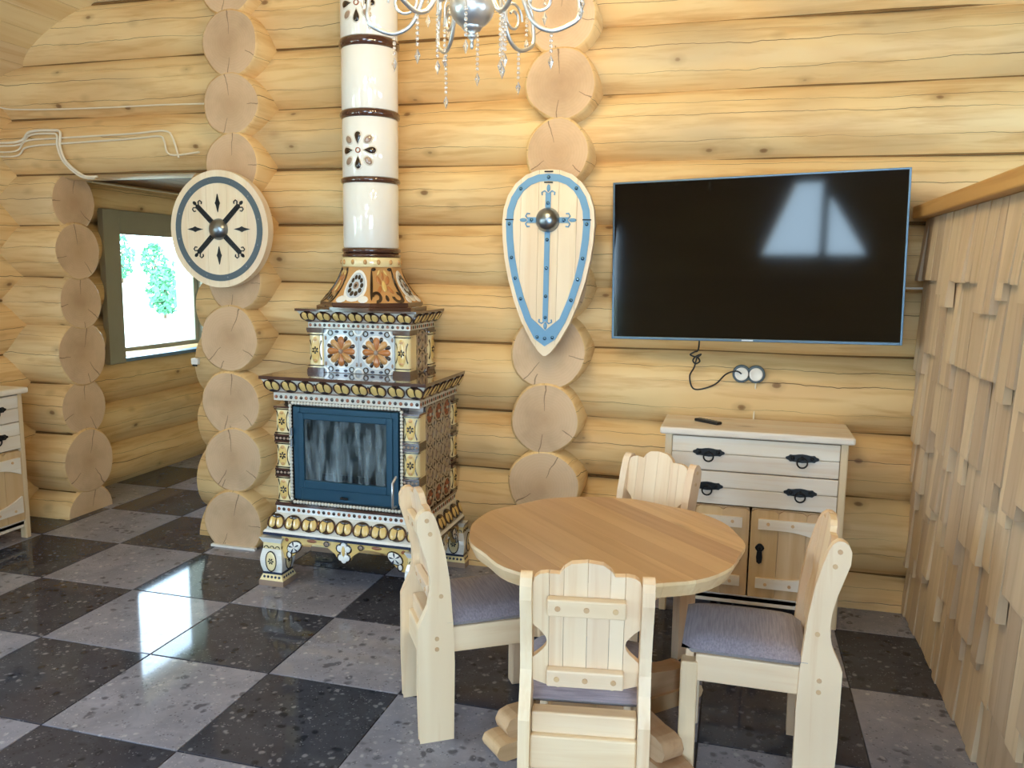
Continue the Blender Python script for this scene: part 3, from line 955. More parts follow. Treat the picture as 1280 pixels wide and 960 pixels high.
# apron: two arches with a central pendant
def apron(w, drop_c, name, loc, rz):
    pts = [(-w, 0.285), (-w, 0.155)]
    for k in range(9):
        t = k/8
        pts.append((-w+0.035+0.085*t, 0.155+0.085*(t**1.5)))
    for k in range(1, 9):
        t = k/8
        pts.append((-w+0.12+(w-0.17)*t*1.0, 0.24+0.012*math.sin(PI*t)-0.03*max(0, t-.7)/.3))
    pts += [(-0.045, 0.20), (-0.035, 0.18), (-0.015, 0.168)]
    full = pts + [(-x, z) for x, z in pts[::-1]]
    mb = MB().prism(full, 'xz', -0.012, 0.012, 0)
    # scroll pieces and pendant
    for s_ in (-1, 1):
        c = s_*(w-0.075)
        mb.ell(c, 0.225, 0.050, 0.034, -0.012, 0.006, s_*-0.5, 3, 16)
        mb.ell(c, 0.225, 0.044, 0.028, -0.016, 0.006, s_*-0.5, 1, 16)
        for k in range(5):
            mb.drop(c, 0.225, 0.034, 0.007, 0.5+k*1.25, -0.021, 0.003, 2, 10)
        mb.ell(s_*(w-0.045), 0.18, 0.014, 0.020, -0.012, 0.005, 0, 1, 10)
        mb.ring(s_*(w-0.045), 0.18, 0.012, 0.017, -0.014, 0.005, 3, 12, sz=1.35)
        mb.ell(s_*0.10, 0.262, 0.022, 0.012, -0.012, 0.005, 0, 4, 12)
        mb.ell(s_*0.19, 0.268, 0.030, 0.009, -0.012, 0.005, 0, 5, 12)
        mb.ring(s_*0.10, 0.262, 0.012, 0.016, -0.016, 0.003, 3, 12)
        mb.ell(s_*(w-0.03), 0.262, 0.012, 0.010, -0.012, 0.004, 0.6*s_, 5, 8)
    for (cx, cz, r) in ((-.022, .245, .020), (.022, .245, .020), (0, .262, .020), (-.016, .196, .020), (.016, .196, .020), (0, .182, .017)):
        mb.ell(cx, cz, r+.006, r+.006, -0.012, 0.004, 0, 3, 12)
    for (cx, cz, r) in ((-.022, .245, .018), (.022, .245, .018), (0, .262, .018), (0, .222, .018), (-.016, .196, .018), (.016, .196, .018), (0, .182, .016)):
        mb.ell(cx, cz, r, r, -0.015, 0.004, 0, 1, 12)
    mb.ell(0, .235, .010, .030, -0.018, 0.004, 0, 0, 12)
    return mb.build(name, [M['yellow'], M['white'], M['navy'], M['umber'], M['taupe'], M['rust']], stove, loc, (0, 0, rz))
apron(0.37, 1, 'apron', (0, -0.315, 0), 0)
apron(0.23, 1, 'apron', (0.44, 0, 0), PI/2)
apron(0.23, 1, 'apron', (-0.44, 0, 0), -PI/2)
# underside, lower cornice
MB().box(-.44, .44, -.30, .30, .27, .30).build('underside', M['soot'], stove)
mb = MB()
frustum(mb, HW, HD, .285, HW, HD, .300, 0)
frustum(mb, HW, HD, .300, HW-.008, HD-.008, .312, 1)
frustum(mb, HW-.012, HD-.012, .312, HW-.05, HD-.05, .400, 2)
frustum(mb, HW-.055, HD-.055, .400, HW-.055, HD-.055, .440, 1)
frustum(mb, HW-.050, HD-.050, .440, HW-.050, HD-.050, .452, 3)
mb.build('lower_cornice', [M['navy'], M['white'], M['palew'], M['brown']], stove)
eggs(.355, HW-.030, HD-.030, R(-23), 9, 6, 1.12, flip=True)
# put the end eggs close to the corners: white scallop line
band_marks('pattern_band', .420, HW-.055, HD-.055, .010, .030)
# body
BW, BD = 0.415, 0.285
MB().box(-BW+.03, BW-.01, -BD+.08, BD, .452, 1.02).build('body', M['taupe'], stove)
# firebox frame and door
fx0, fx1, fz0, fz1 = -0.315, 0.315, 0.475, 1.005
mb = MB()
mb.box(-BW+.09, fx0, -BD-.002, -BD+.09, .452, 1.02, 0); mb.box(fx1, BW-.09, -BD-.002, -BD+.09, .452, 1.02, 0)
mb.box(fx0, fx1, -BD-.002, -BD+.09, .452, fz0, 0); mb.box(fx0, fx1, -BD-.002, -BD+.09, fz1, 1.02, 0)
mb.build('firebox_surround', M['umber'], stove)
rp = MB()
for k in range(34):
    u = fx0+(k+.5)*(fx1-fx0)/34
    rp.ball((u, -BD-.008, fz0-.006), .0105, .009, .010, 0, 7, 4); rp.ball((u, -BD-.008, fz1+.006), .0105, .009, .010, 0, 7, 4)
rp2 = MB()
for k in range(29):
    u = fz0+(k+.5)*(fz1-fz0)/29
    rp.ball((fx0-.006, -BD-.008, u), .010, .009, .0105, 0, 7, 4); rp.ball((fx1+.006, -BD-.008, u), .010, .009, .0105, 0, 7, 4)
rp.build('rope_trim', M['palew'], stove)
# door: steel frame, inner frame, glass, firebox behind
dx0, dx1, dz0, dz1 = fx0+.012, fx1-.012, fz0+.012, fz1-.012
door = MB()
yf = -BD-.012
def framebars(mb, x0, x1, z0, z1, t, tb, y0, y1, m=0):
    mb.box(x0, x0+t, y0, y1, z0, z1, m); mb.box(x1-t, x1, y0, y1, z0, z1, m)
    mb.box(x0+t, x1-t, y0, y1, z1-t, z1, m); mb.box(x0+t, x1-t, y0, y1, z0, z0+tb, m)
framebars(door, dx0, dx1, dz0, dz1, .040, .075, yf, yf+.03)
framebars(door, dx0+.030, dx1-.030, dz0+.065, dz1-.030, .035, .045, yf-.008, yf+.02)
do = door.build('firebox_door', M['iron'], stove, bevel=0.004)
MB().box(dx0+.060, dx1-.060, yf+.004, yf+.009, dz0+.105, dz1-.060).build('pane', M['sooty'], do)
MB().tube([(-.02, yf-.02, dz0+.03), (.02, yf-.02, dz0+.03)], .006, 8).tube([(-.02, yf, dz0+.03), (-.02, yf-.02, dz0+.03)], .005, 8).build('latch', M['black'], do)
MB().tube([(dx1-.014, yf+.004, .475+.02), (dx1-.014, yf-.045, .50), (dx1-.014, yf-.045, .63), (dx1-.014, yf+.004, .655)], .007, 8).build('door_handle', M['silver'], do)
vent = MB()
for k in range(3): vent.box(-.14+k*.10, -.06+k*.10, yf+.010, yf+.018, dz0+.112, dz0+.148)
vent.build('air_vent', M['black'], do)
hg = MB()
for z in (.86, .80): hg.tube([(dx0-.004, yf-.010, z-.022), (dx0-.004, yf-.010, z+.018)], .008, 8)
hg.build('hinge', M['steel'], do)
fb = MB()
fb.box(fx0+.01, fx1-.01, -BD+.36, -BD+.37, fz0, fz1)
fb.box(fx0+.01, fx1-.01, -BD+.03, -BD+.36, fz0, fz0+.01); fb.box(fx0+.01, fx1-.01, -BD+.03, -BD+.36, fz1-.01, fz1)
fb.box(fx0, fx0+.01, -BD+.03, -BD+.36, fz0, fz1); fb.box(fx1-.01, fx1, -BD+.03, -BD+.36, fz0, fz1)
for k in range(9): fb.box(fx0+.03+k*.068, fx0+.07+k*.068, -BD+.345, -BD+.362, fz0+.05, fz1-.05)
fb.build('firebox_lining', M['firebrick'], stove)

# corner pilasters of stacked tiles
pl = MB()
def pilaster(mb, hgt):
    n = 10
    pr_ = [(.045*math.cos(PI+PI*k/n), -.030+.026*math.sin(PI+PI*k/n)) for k in range(n+1)] + [(.045, .045), (-.045, .045)]
    mb.prism(pr_, 'xy', .010, hgt-.010, 0)
    mb.box(-.048, .048, -.058, .048, 0, .010, 3); mb.box(-.048, .048, -.058, .048, hgt-.010, hgt, 3)
    zc = hgt/2
    mb.ell(0, zc, .026, hgt*.36, -.0555, .003, 0, 1, 16)
    for s_ in (-1, 1):
        mb.ring(s_*.062, zc, .036, .040, -.040, .012, 2, 12, (PI*.75 if s_ > 0 else -PI*.25), (PI*1.25 if s_ > 0 else PI*.25), sz=2.0)
    for k in range(6): mb.drop(0, zc, .021, .0075, k*PI/3+PI/6, -.0585, .003, 2, 10)
    mb.ell(0, zc, .005, .005, -.060, .003, 0, 1, 8)
    for q in (-1, 1):
        mb.ell(0, zc+q*hgt*.27, .012, .008, -.0575, .003, 0, 4, 8)
        mb.box(-.045, .045, -.0565, .0, zc+q*hgt*.40-.003, zc+q*hgt*.40+.003, 2)
pilaster(pl, .162)
pil_me = pl.mesh('pilaster_tile', [M['cream'], M['yellow'], M['umber'], M['brown'], M['ochre']])
cg = MB().box(-.047, .047, -.056, .047, 0, .026, 0)
for k in range(4): cg.ell(-.033+k*.022, .013, .008, .007, -.056, .003, 0, 1, 8)
col_me = cg.mesh('pilaster_collar', [M['umber'], M['taupe']])
for sx in (-1, 1):
    z = .452
    for k in range(3):
        link('pilaster_tile', pil_me, stove, (sx*(BW-.045), -BD+.045, z)); z += .162
        if k < 2: link('pilaster_collar', col_me, stove, (sx*(BW-.045), -BD+.045, z)); z += .026
    z = .452
    for k in range(3):
        link('pilaster_tile', pil_me, stove, (sx*(BW-.045), BD-.045, z), (0, 0, PI/2 if sx > 0 else -PI/2)); z += .162
        if k < 2: link('pilaster_collar', col_me, stove, (sx*(BW-.045), BD-.045, z)); z += .026

# side panels of relief tiles
def relief_tile(w, h, kind):
    mb = MB().box(-w/2+.001, w/2-.001, -.004, .012, -h/2+.001, h/2-.001, 0)
    y = -.004
    if kind == 0:
        mb.ring(0, 0, w*.40, w*.46, y, .006, 1, 20, sz=h/w)
        for k in range(8): mb.drop(0, 0, w*.36, w*.085, k*PI/4+PI/8, y, .006, 2, 10)
        mb.ell(0, 0, w*.08, w*.08, y-.004, .006, 0, 1, 10)
    else:
        for q in (-1, 1):
            mb.ring(q*w*.25, 0, w*.17, w*.225, y, .006, 1, 14, sz=h/w*1.6)
            mb.ring(0, q*h*.25, w*.17, w*.225, y, .006, 1, 14, sz=h/w*1.1)
            mb.ell(q*w*.25, 0, w*.07, h*.13, y, .005, 0, 3, 10)
            mb.ell(0, q*h*.27, w*.07, h*.10, y, .005, 0, 3, 10)
        mb.ell(0, 0, w*.06, w*.06, y, .006, 0, 2, 10)
    for sx in (-1, 1):
        for sz in (-1, 1):
            a = {(1, 1): PI, (-1, 1): -PI/2, (-1, -1): 0, (1, -1): PI/2}[(sx, sz)]
            mb.ring(sx*w/2, sz*h/2, w*.13, w*.18, y, .006, 1, 6, a, a+PI/2)
    return mb.mesh('relief_tile', [M['umber'], M['lattice'], M['rust'], M['taupe']])
nr, nc = 5, 3
tw, thh = (2*BD-.18)/nc, (1.02-.452)/nr
rt_me = [relief_tile(tw, thh, 0), relief_tile(tw, thh, 1)]
for sx, rz in ((1, PI/2), (-1, -PI/2)):
    for r_ in range(nr):
        for c_ in range(nc):
            kind = 0 if r_ in (0, 4) else 1
            link('relief_tile', rt_me[kind], stove, (sx*(BW-.008), -BD+.09+(c_+.5)*tw, .452+(r_+.5)*thh), (0, 0, rz))
# upper cornice of the lower body
mb = MB()
frustum(mb, HW-.055, HD-.055, 1.02, HW-.055, HD-.055, 1.062, 1)
frustum(mb, HW-.052, HD-.052, 1.062, HW-.048, HD-.048, 1.072, 0)
frustum(mb, HW-.048, HD-.048, 1.072, HW-.008, HD-.008, 1.138, 1)
frustum(mb, HW, HD, 1.138, HW, HD, 1.156, 2)
mb.build('upper_cornice', [M['taupe'], M['palew'], M['brown']], stove, bevel=0.002)
eggs(1.105, HW-.029, HD-.029, R(31), 9, 6, 1.06)
band_marks('pattern_band', 1.040, HW-.055, HD-.055, .010, .030)
# upper body
UY = 0.085                     # its centre lies behind the stove's centre
UX = -0.015
UW, UD = 0.300, 0.175
ub = empty('upper_stage', (UX, UY, 0)); ub.parent = stove
MB().box(-UW+.02, UW-.01, -UD+.012, UD, 1.156, 1.40).build('upper_body', M['taupe'], stove, (UX, UY, 0))
bpy.data.objects.remove(ub)
def flower_tile(w, h):
    mb = MB().box(-w/2+.001, w/2-.001, -.004, .012, -h/2+.001, h/2-.001, 0)
    y = -.004
    mb.ring(0, 0, w*.0, w*.44, y, .002, 1, 24)
    for k in range(8):
        a = k*PI/4+PI/8
        mb.drop(0, 0, w*.40, w*.135, a+PI/8, y-.001, .010, 2 if k % 2 else 5, 12)
        mb.drop(w*.24*math.cos(a), w*.24*math.sin(a), w*.19, w*.075, a, y-.002, .006, 3, 10)
    mb.ell(0, 0, w*.06, w*.06, y-.008, .006, 0, 4, 10)
    for sx in (-1, 1):
        for sz in (-1, 1):
            a = {(1, 1): PI, (-1, 1): -PI/2, (-1, -1): 0, (1, -1): PI/2}[(sx, sz)]
            mb.ring(sx*w/2, sz*h/2, w*.10, w*.15, y, .006, 1, 8, a, a+PI/2)
            mb.ring(sx*w*.30, sz*h*.42, w*.05, w*.08, y, .005, 3, 10)
            mb.ell(sx*w*.44, sz*h*.30, w*.03, w*.06, y, .005, 0, 4, 8)
            mb.ell(sx*w*.12, sz*h*.45, w*.06, w*.035, y, .005, 0, 6, 8)
    return mb.mesh('flower_tile', [M['bluew'], M['white'], M['orange'], M['umber'], M['taupe'], M['ochre'], M['navy']])
fw_ = (2*UW-.18)/2
f_me = flower_tile(fw_, .236)
for k in (0, 1): link('flower_tile', f_me, stove, (UX-UW+.09+(k+.5)*fw_, UY-UD+.006, 1.276))
pu = MB(); pilaster(pu, .212)
pu_me = pu.mesh('pilaster_tile', [M['cream'], M['yellow'], M['umber'], M['brown'], M['ochre']])
cap_me = MB().box(-.050, .050, -.060, .05, 0, .016).mesh('pilaster_collar', M['brown'])
for sx in (-1, 1):
    for sy in (-1, 1):
        p = (UX+sx*(UW-.045), UY+sy*(UD-.045))
        link('pilaster_tile', pu_me, stove, (*p, 1.172), (0, 0, 0 if sy < 0 else (PI/2 if sx > 0 else -PI/2)))
        link('pilaster_collar', cap_me, stove, (*p, 1.156)); link('pilaster_collar', cap_me, stove, (*p, 1.384))
u_me = relief_tile(2*UD-.18, .236/2, 1)
for sx, rz in ((1, PI/2), (-1, -PI/2)):
    for k in (0, 1): link('relief_tile', u_me, stove, (UX+sx*(UW-.008), UY, 1.156+.118*(k+.5)+.004), (0, 0, rz))
mb = MB()
frustum(mb, UW+.002, UD+.002, 1.400, UW+.002, UD+.002, 1.432, 1)
frustum(mb, UW+.006, UD+.006, 1.432, UW+.010, UD+.010, 1.440, 0)
frustum(mb, UW+.010, UD+.010, 1.440, UW+.046, UD+.046, 1.492, 1)
frustum(mb, UW+.055, UD+.052, 1.492, UW+.055, UD+.052, 1.506, 2)
mb.build('upper_cornice', [M['taupe'], M['palew'], M['brown']], stove, (UX, UY, 0), bevel=0.002)
for face, ln, dd, n, cx, cy in ((0, UW+.03, UD+.028, 7, UX, UY), (1, UD+.02, UW+.028, 4, UX, UY), (3, UD+.02, UW+.028, 4, UX, UY)):
    for k in range(n):
        u = -ln+(k+.5)*2*ln/n
        rz = {0: 0, 1: PI/2, 3: -PI/2}[face]
        p = {0: (u+cx, -dd+cy), 1: (dd+cx, u+cy), 3: (-dd+cx, u+cy)}[face]
        o = link('egg_ornament', egg_me, stove, (*p, 1.466), (R(32), 0, rz)); o.scale = (1.0, 1, .86)
ob = band_marks('pattern_band', 1.416, UW+.002, UD+.002, .009, .028); ob.location = (UX, UY, 0)
# hood: octagon with alternating rosette and foliage panels
PX, PY = UX, UY
HZ0, HZ1 = 1.545, 1.735
o8 = PI/8
mb = MB()
mb.lathe([(.305, 1.506), (.305, 1.520), (.285, 1.528), (.283, 1.545)], (0, 0, 0), 8, 0, smooth=False, ph=o8)
mb.build('hood_base', M['brown'], stove, (PX, PY, 0), bevel=0.003)
hp = []
for k in range(9):
    t = k/8
    hp.append((.283-(.283-.163)*(1-(1-t)**1.7), HZ0+(HZ1-HZ0)*t))
MB().lathe(hp, (0, 0, 0), 8, 0, smooth=False, ph=o8).build('hood', M['ochre'], stove, (PX, PY, 0))
def hood_pt(u, v):
    """u in -1..1 across a facet, v in 0..1 upwards -> x, y, z for the facet facing -y"""
    q = v*8; i = min(7, int(q)); f = q-i
    r = hp[i][0]*(1-f)+hp[i+1][0]*f
    ap = r*math.cos(PI/8); hw = r*math.sin(PI/8)
    return (u*hw, -ap, HZ0+(HZ1-HZ0)*v)
def on_hood(mb):
    """wrap relief drawn in x (-1..1), z (0..1) onto the facet"""
    for i, p in enumerate(mb.v):
        x, yy, z = hood_pt(p[0], min(1, max(0, p[2])))
        mb.v[i] = (x, yy+p[1], z)
    return mb
def sq_ell(mb, cx, cz, a, b, rot, y, h, m, n=14): mb.ell(cx, cz, a, b, y, h, rot, m, n)
ro = MB()
ro.ell(0, .47, .78, .44, -.001, .004, 0, 2, 20)
for s_ in (-1, 1): ro.ell(s_*.62, .10, .30, .10, -.001, .005, 0, 2, 10)
ro.ell(0, .48, .66, .36, -.004, .004, 0, 0, 20)
for k in range(10):
    a = k*PI/5
    t2 = MB().ell(.42*math.cos(a), .48+.235*math.sin(a), .13, .075, -.006, .004, 0, 1, 10)
    b = len(ro.v); ro.v += t2.v; ro.f += [[b+i for i in f] for f in t2.f]; ro.m += t2.m; ro.s += t2.s
ro.ell(0, .48, .20, .11, -.007, .005, 0, 3, 12)
ro.ell(0, .48, .09, .05, -.011, .003, 0, 1, 10)
ro_me = on_hood(ro).mesh('rosette_panel', [M['bluew'], M['umber'], M['white'], M['taupe']])
fo = MB()
for s_ in (-1, 1):
    fo.ell(s_*.90, .50, .10, .44, -.001, .005, 0, 1, 12)
    fo.ring(s_*.62, .16, .16, .32, -.001, .006, 1, 14, (PI*.95 if s_ > 0 else -PI*.55), (PI*2.45 if s_ > 0 else PI*1.0-.05), sz=.5)
    fo.ell(s_*.72, .93, .22, .05, -.001, .005, 0, 1, 10)
    fo.ell(s_*.34, .62, .22, .10, -.001, .005, s_*.4, 2, 12)
    fo.ell(s_*.36, .36, .18, .08, -.001, .005, s_*-.5, 2, 12)
    fo.ell(s_*.30, .84, .16, .05, -.001, .005, s_*-.4, 3, 10)
fo.ell(0, .46, .16, .16, -.002, .006, 0, 3, 12)
fo.ell(0, .13, .10, .09, -.001, .005, 0, 1, 10)
fo.ell(0, .74, .10, .12, -.001, .005, 0, 2, 10)
fo_me = on_hood(fo).mesh('foliage_panel', [M['ochre'], M['umber'], M['orange'], M['yellow']])
for k in range(8):
    link('rosette_panel' if k % 2 == 0 else 'foliage_panel', ro_me if k % 2 == 0 else fo_me, stove, (PX, PY, 0), (0, 0, k*PI/4))
# collar rings and flue pipe
PR = 0.152
mb = MB().lathe([(.160, 1.735), (.162, 1.737), (.162, 1.783), (.160, 1.785)], (0, 0, 0), 40, 0)
for k in range(14):
    a = 2*PI*k/14
    mb.ball((.161*math.cos(a), .161*math.sin(a), 1.760), .011, .011, .014, 1, 8, 5)
mb.build('dotted_collar', [M['cream'], M['ochre']], stove, (PX, PY, 0))
def pipe_ring(z0, z1, out=.010):
    h = z1-z0
    pr_ = [(PR-.01, 0)] + [(PR+out*math.sin(PI*k/6)**.5 if 0 < k < 6 else PR, h*k/6) for k in range(7)] + [(PR-.01, h)]
    MB().lathe(pr_, (0, 0, 0), 48, 0).build('pipe_ring', M['brown'], stove, (PX, PY, z0))
rings_ = [(1.785, 1.807), (1.808, 1.838), (2.180, 2.212), (2.520, 2.562), (2.880, 2.930), (3.27, 3.32), (3.66, 3.71)]
for a, b in rings_: pipe_ring(a, b)
segs = [(1.838, 2.18), (2.212, 2.52), (2.562, 2.88), (2.93, 3.27), (3.32, 3.66), (3.71, 4.75)]
for a, b in segs:
    MB().lathe([(PR-.004, 0), (PR, .006), (PR, b-a-.006), (PR-.004, b-a)], (0, 0, 0), 48, 0).build('pipe_section', M['white'], stove, (PX, PY, a))
def wrap(mb, r):
    for i, p in enumerate(mb.v):
        a = p[0]/r
        rr = r-p[1]
        mb.v[i] = (rr*math.sin(a), -rr*math.cos(a), p[2])
    return mb
fl_ = MB()
for k in range(8):
    a = k*PI/4
    big = k % 2 == 0
    L = .092 if big else .088
    if big:
        fl_.drop(.022*math.cos(a), .022*math.sin(a), .080, .034, a, 0, .004, 1, 16); fl_.drop(.030*math.cos(a), .030*math.sin(a), .066, .024, a, -.003, .004, 0, 16)
    else:
        c = .078
        fl_.ell(c*math.cos(a), c*math.sin(a), .030, .023, 0, .004, a, 1, 14); fl_.ell(c*math.cos(a), c*math.sin(a), .023, .016, -.003, .004, a, 2, 14)
fl_.ring(0, 0, .010, .015, 0, .004, 3, 12)
fl_me = wrap(fl_, PR).mesh('pipe_flower', [M['umber'], M['palew'], M['taupe'], M['rust']])
for z in (2.345, 3.085): link('pipe_flower', fl_me, stove, (PX, PY, z))

# ------------------------------------------------------------------ chairs
def cushion(w, d, z0, z1, n=12):
    mb = MB(); v = []
    def f(u): return max(0.0, 1-abs(u)**5)**0.5
    for side in (1, -1):
        for j in range(n+1):
            for i in range(n+1):
                a, b = -1+2*i/n, -1+2*j/n
                e = f(a)*f(b)
                zm = z0+(z1-z0)*.40
                z = zm+(z1-zm)*e*(0.86+0.14*(1-a*a)*(1-b*b)) if side > 0 else zm-(zm-z0)*min(1, e*3)
                k = 1.0
                v.append((a*w/2*k, b*d/2*k, z))
    m = (n+1)**2
    fs = []
    for j in range(n):
        for i in range(n):
            q = j*(n+1)+i
            fs.append((q, q+1, q+n+2, q+n+1)); fs.append((m+q, m+q+n+1, m+q+n+2, m+q+1))
    mb.add(v, fs, 0, True)
    bm = bmesh.new()
    return mb

CW = 0.172     # half distance between rear post centres
post_prof = [(.060, 0), (.062, .30), (.058, .42), (.050, .52), (.042, .62), (.026, .72), (.006, .80), (-.008, .845), (-.018, .866), (-.034, .880), (-.052, .880), (-.068, .868), (-.078, .846),
             (-.077, .805), (-.060, .750), (-.042, .690), (-.030, .630), (-.027, .575), (-.038, .520), (-.062, .470), (-.074, .440), (-.074, .20), (-.068, 0)]
post_me = MB().prism(post_prof, 'yz', -.017, .017).mesh('rear_leg', M['pineZ'])
peg_me = MB().prism([(.0085*math.cos(PI*k/4), .0085*math.sin(PI*k/4)) for k in range(8)], 'xz', -.003, .003, smooth=True).mesh('peg', M['tableZ'])
fleg_me = MB().box(-.029, .029, -.029, .029, 0, .405).mesh('front_leg', M['pineZ'])
SD = 0.415      # front legs' distance from the rear posts
# backrest boards: outline in x, z (z along the leaning back)
def back_outline():
    top = [(-.155, .345), (-.150, .365), (-.135, .376), (-.115, .380), (-.078, .378), (-.068, .395), (-.045, .412), (0, .418), (.045, .412), (.068, .395), (.078, .378), (.115, .380), (.135, .376), (.150, .365), (.155, .345)]
    right = [(.155, .215)] + [(.155-.042*math.sin(PI*k/8), .215-.110*k/8) for k in range(1, 8)] + [(.155, .105), (.155, .030)]
    bot = [(.12, .018), (.08, .008), (.05, .014), (0, .024), (-.05, .014), (-.08, .008), (-.12, .018)]
    left = [(-.155, .030), (-.155, .105)] + [(-.155+.042*math.sin(PI*k/8), .105+.110*k/8) for k in range(1, 8)] + [(-.155, .215)]
    return top+right+bot+left
BO = back_outline()
cuts = [-.155, -.108, -.066, .002, .066, .108, .155]
board_me = []
for a, b in zip(cuts[:-1], cuts[1:]):
    p = clip(clip(BO, -1, 0, -(a+.0006)), 1, 0, b-.0006)
    board_me.append(MB().prism(p, 'xz', -.011, .011).mesh('backrest_board', M['pineZ']))
cleat_me = MB().box(-.112, .112, -.014, .014, -.027, .027).mesh('cleat', M['pineX'])
cush_me = cushion(.380, .410, .428, .497).mesh('seat_cushion', M['fabric'])
def make_chair():
    c = empty('dining_chair', (0, 0, 0))
    for s_ in (-1, 1):
        p = link('rear_leg', post_me, c, (s_*CW, 0, 0), bevel=.010, seg=3)
        for (py, pz) in ((-.042, .845), (-.030, .795), (.010, .56), (-.005, .40), (-.005, .36)):
            link('peg', peg_me, p, (s_*.017, py, pz), (0, 0, PI/2))
        link('front_leg', fleg_me, c, (s_*(CW-.012), SD, 0), bevel=.006)
        link('side_rail', MB().box(-.016, .016, .05, SD-.02, .335, .432).mesh('side_rail', M['pineY']), c, (s_*(CW-.010), 0, 0), bevel=.005)
    link('front_rail', MB().box(-CW+.03, CW-.03, SD-.016, SD+.016, .345, .430).mesh('front_rail', M['pineX']), c, bevel=.005)
    link('rear_rail', MB().box(-CW+.019, CW-.019, -.030, .020, .380, .446).mesh('rear_rail', M['pineX']), c, bevel=.006)
    link('rear_apron', MB().box(-CW+.017, CW-.017, -.046, -.012, .275, .381).mesh('rear_apron', M['pineX']), c, bevel=.006)
    link('seat_cushion', cush_me, c, (0, .238, 0))
    lean = R(7.5)
    for me in board_me:
        link('backrest_board', me, c, (0, .020, .500), (lean, 0, 0), bevel=.003)
    for zz in (.285, .055):
        d = .026
        k = link('cleat', cleat_me, c, (0, .020-math.sin(lean)*zz-d*math.cos(lean), .500+math.cos(lean)*zz-d*math.sin(lean)), (lean, 0, 0), bevel=.005)
        for q in (-1, 0, 1): link('peg', peg_me, k, (q*.082, -.014, 0))
    return c
proto = make_chair()
chairs = [(1.375, 0.485, 33, 'pine chair with grey seat drawn up beside the tiled stove'),
          (2.088, -0.080, 99, 'pine chair showing the boards and cleats of its back'),
          (2.780, 0.590, 180, 'pine chair with grey seat beside the shingled partition'),
          (2.140, 1.370, 243, 'pine chair standing between round table and chest of drawers')]
for k, (x, y, a, lab) in enumerate(chairs):
    c = proto if k == 0 else copy_tree(proto)
    c.location = (x, y, 0); c.rotation_euler = (0, 0, R(a-90))
    tag(c, lab, 'chair', 'chairs around the round table')

# ------------------------------------------------------------------ round table
TX, TY, TR = 2.025, 0.632, 0.507
tb = empty('round_table', (TX, TY, 0), label='round lacquered pine table with wavy edge and cross base', cat='table', rz=R(-45.7))
N = 72
circ = [((TR+.006*math.sin(5*t+1)+.005*math.sin(9*t)+.003*math.sin(14*t+2))*math.cos(t), (TR+.006*math.sin(5*t+1)+.005*math.sin(9*t)+.003*math.sin(14*t+2))*math.sin(t)) for t in [2*PI*k/N for k in range(N)]]
ws = [-.60, -.44, -.335, -.225, -.115, -.005, .10, .205, .32, .43, .60]
for a, b in zip(ws[:-1], ws[1:]):
    p = clip(clip(circ, 0, -1, -(a+.0004)), 0, 1, b-.0004)
    mb = MB()
    mb.prism(p, 'xy', .752, .741, 0, scale1=1.004, mside=1)
    mb.prism([(x*1.004, y_*1.004) for x, y_ in p], 'xy', .741, .696, 1, scale1=.958)
    mb.build('table_board', [M['tableX'], M['edge']], tb)
MB().lathe([(.085, .12), (.095, .14), (.095, .22), (.075, .26), (.070, .45), (.085, .60), (.10, .66)], (0, 0, 0), 8, 0, smooth=False, ph=PI/8).build('pedestal', M['tableZ'], tb, bevel=.004)
for k in range(2):
    MB().box(-.40, .40, -.04, .04, .655-.03*0, .701).build('top_bearer', M['tableX'], tb, rot=(0, 0, k*PI/2), bevel=.006)
fp = [(.03, 0.0), (.445, 0.0), (.470, .012), (.480, .035), (.470, .058), (.440, .065), (.03, .065)]
fp2 = [(.03, .065), (.395, .065), (.425, .080), (.435, .110), (.420, .140), (.385, .150), (.335, .150), (.22, .165), (.10, .200), (.03, .210)]
foot_lo = MB().prism(fp, 'xz', -.058, .058).mesh('foot_plank', M['tableX'])
foot_hi = MB().prism(fp2, 'xz', -.043, .043).mesh('foot_block', M['tableX'])
for k in range(4):
    a = k*PI/2 + R(0.7)
    link('foot_plank', foot_lo, tb, (0, 0, 0), (0, 0, a), bevel=.008)
    link('foot_block', foot_hi, tb, (0, 0, 0), (0, 0, a), bevel=.012, seg=3)

# ------------------------------------------------------------------ chests
pull = MB()
pp = []
for k in range(40):
    t = 2*PI*k/40
    pp.append((.056*math.copysign(abs(math.cos(t))**.7, math.cos(t))*(1+.06*math.cos(6*t)), .0145*math.copysign(abs(math.sin(t))**.7, math.sin(t))*(1+.12*math.cos(8*t))))
pull.prism(pp, 'xz', -.006, 0)
for q in (-.034, 0, .034): pull.ball((q, -.007, .001), .007, .005, .007, n=8, k=5)
pull.tube([(.018*math.cos(2*PI*k/16), -.011, -.016+.018*math.sin(2*PI*k/16)) for k in range(16)], .0032, 6, closed=True)
pull_me = pull.mesh('ring_pull', M['black'])
hp_ = MB()
hp_.prism([(.020*math.cos(t)*(1+.12*math.cos(4*t)), .022*math.sin(t)+.028) for t in [2*PI*k/20 for k in range(20)]], 'xz', -.006, 0)
hp_.prism([(-.012, .01), (.012, .01), (.015, -.02), (.012, -.045), (0, -.054), (-.012, -.045), (-.015, -.02)], 'xz', -.008, 0)
hp_.ball((0, -.010, .028), .010, .007, .010, n=10, k=6)
hasp_me = hp_.mesh('hasp', M['black'])
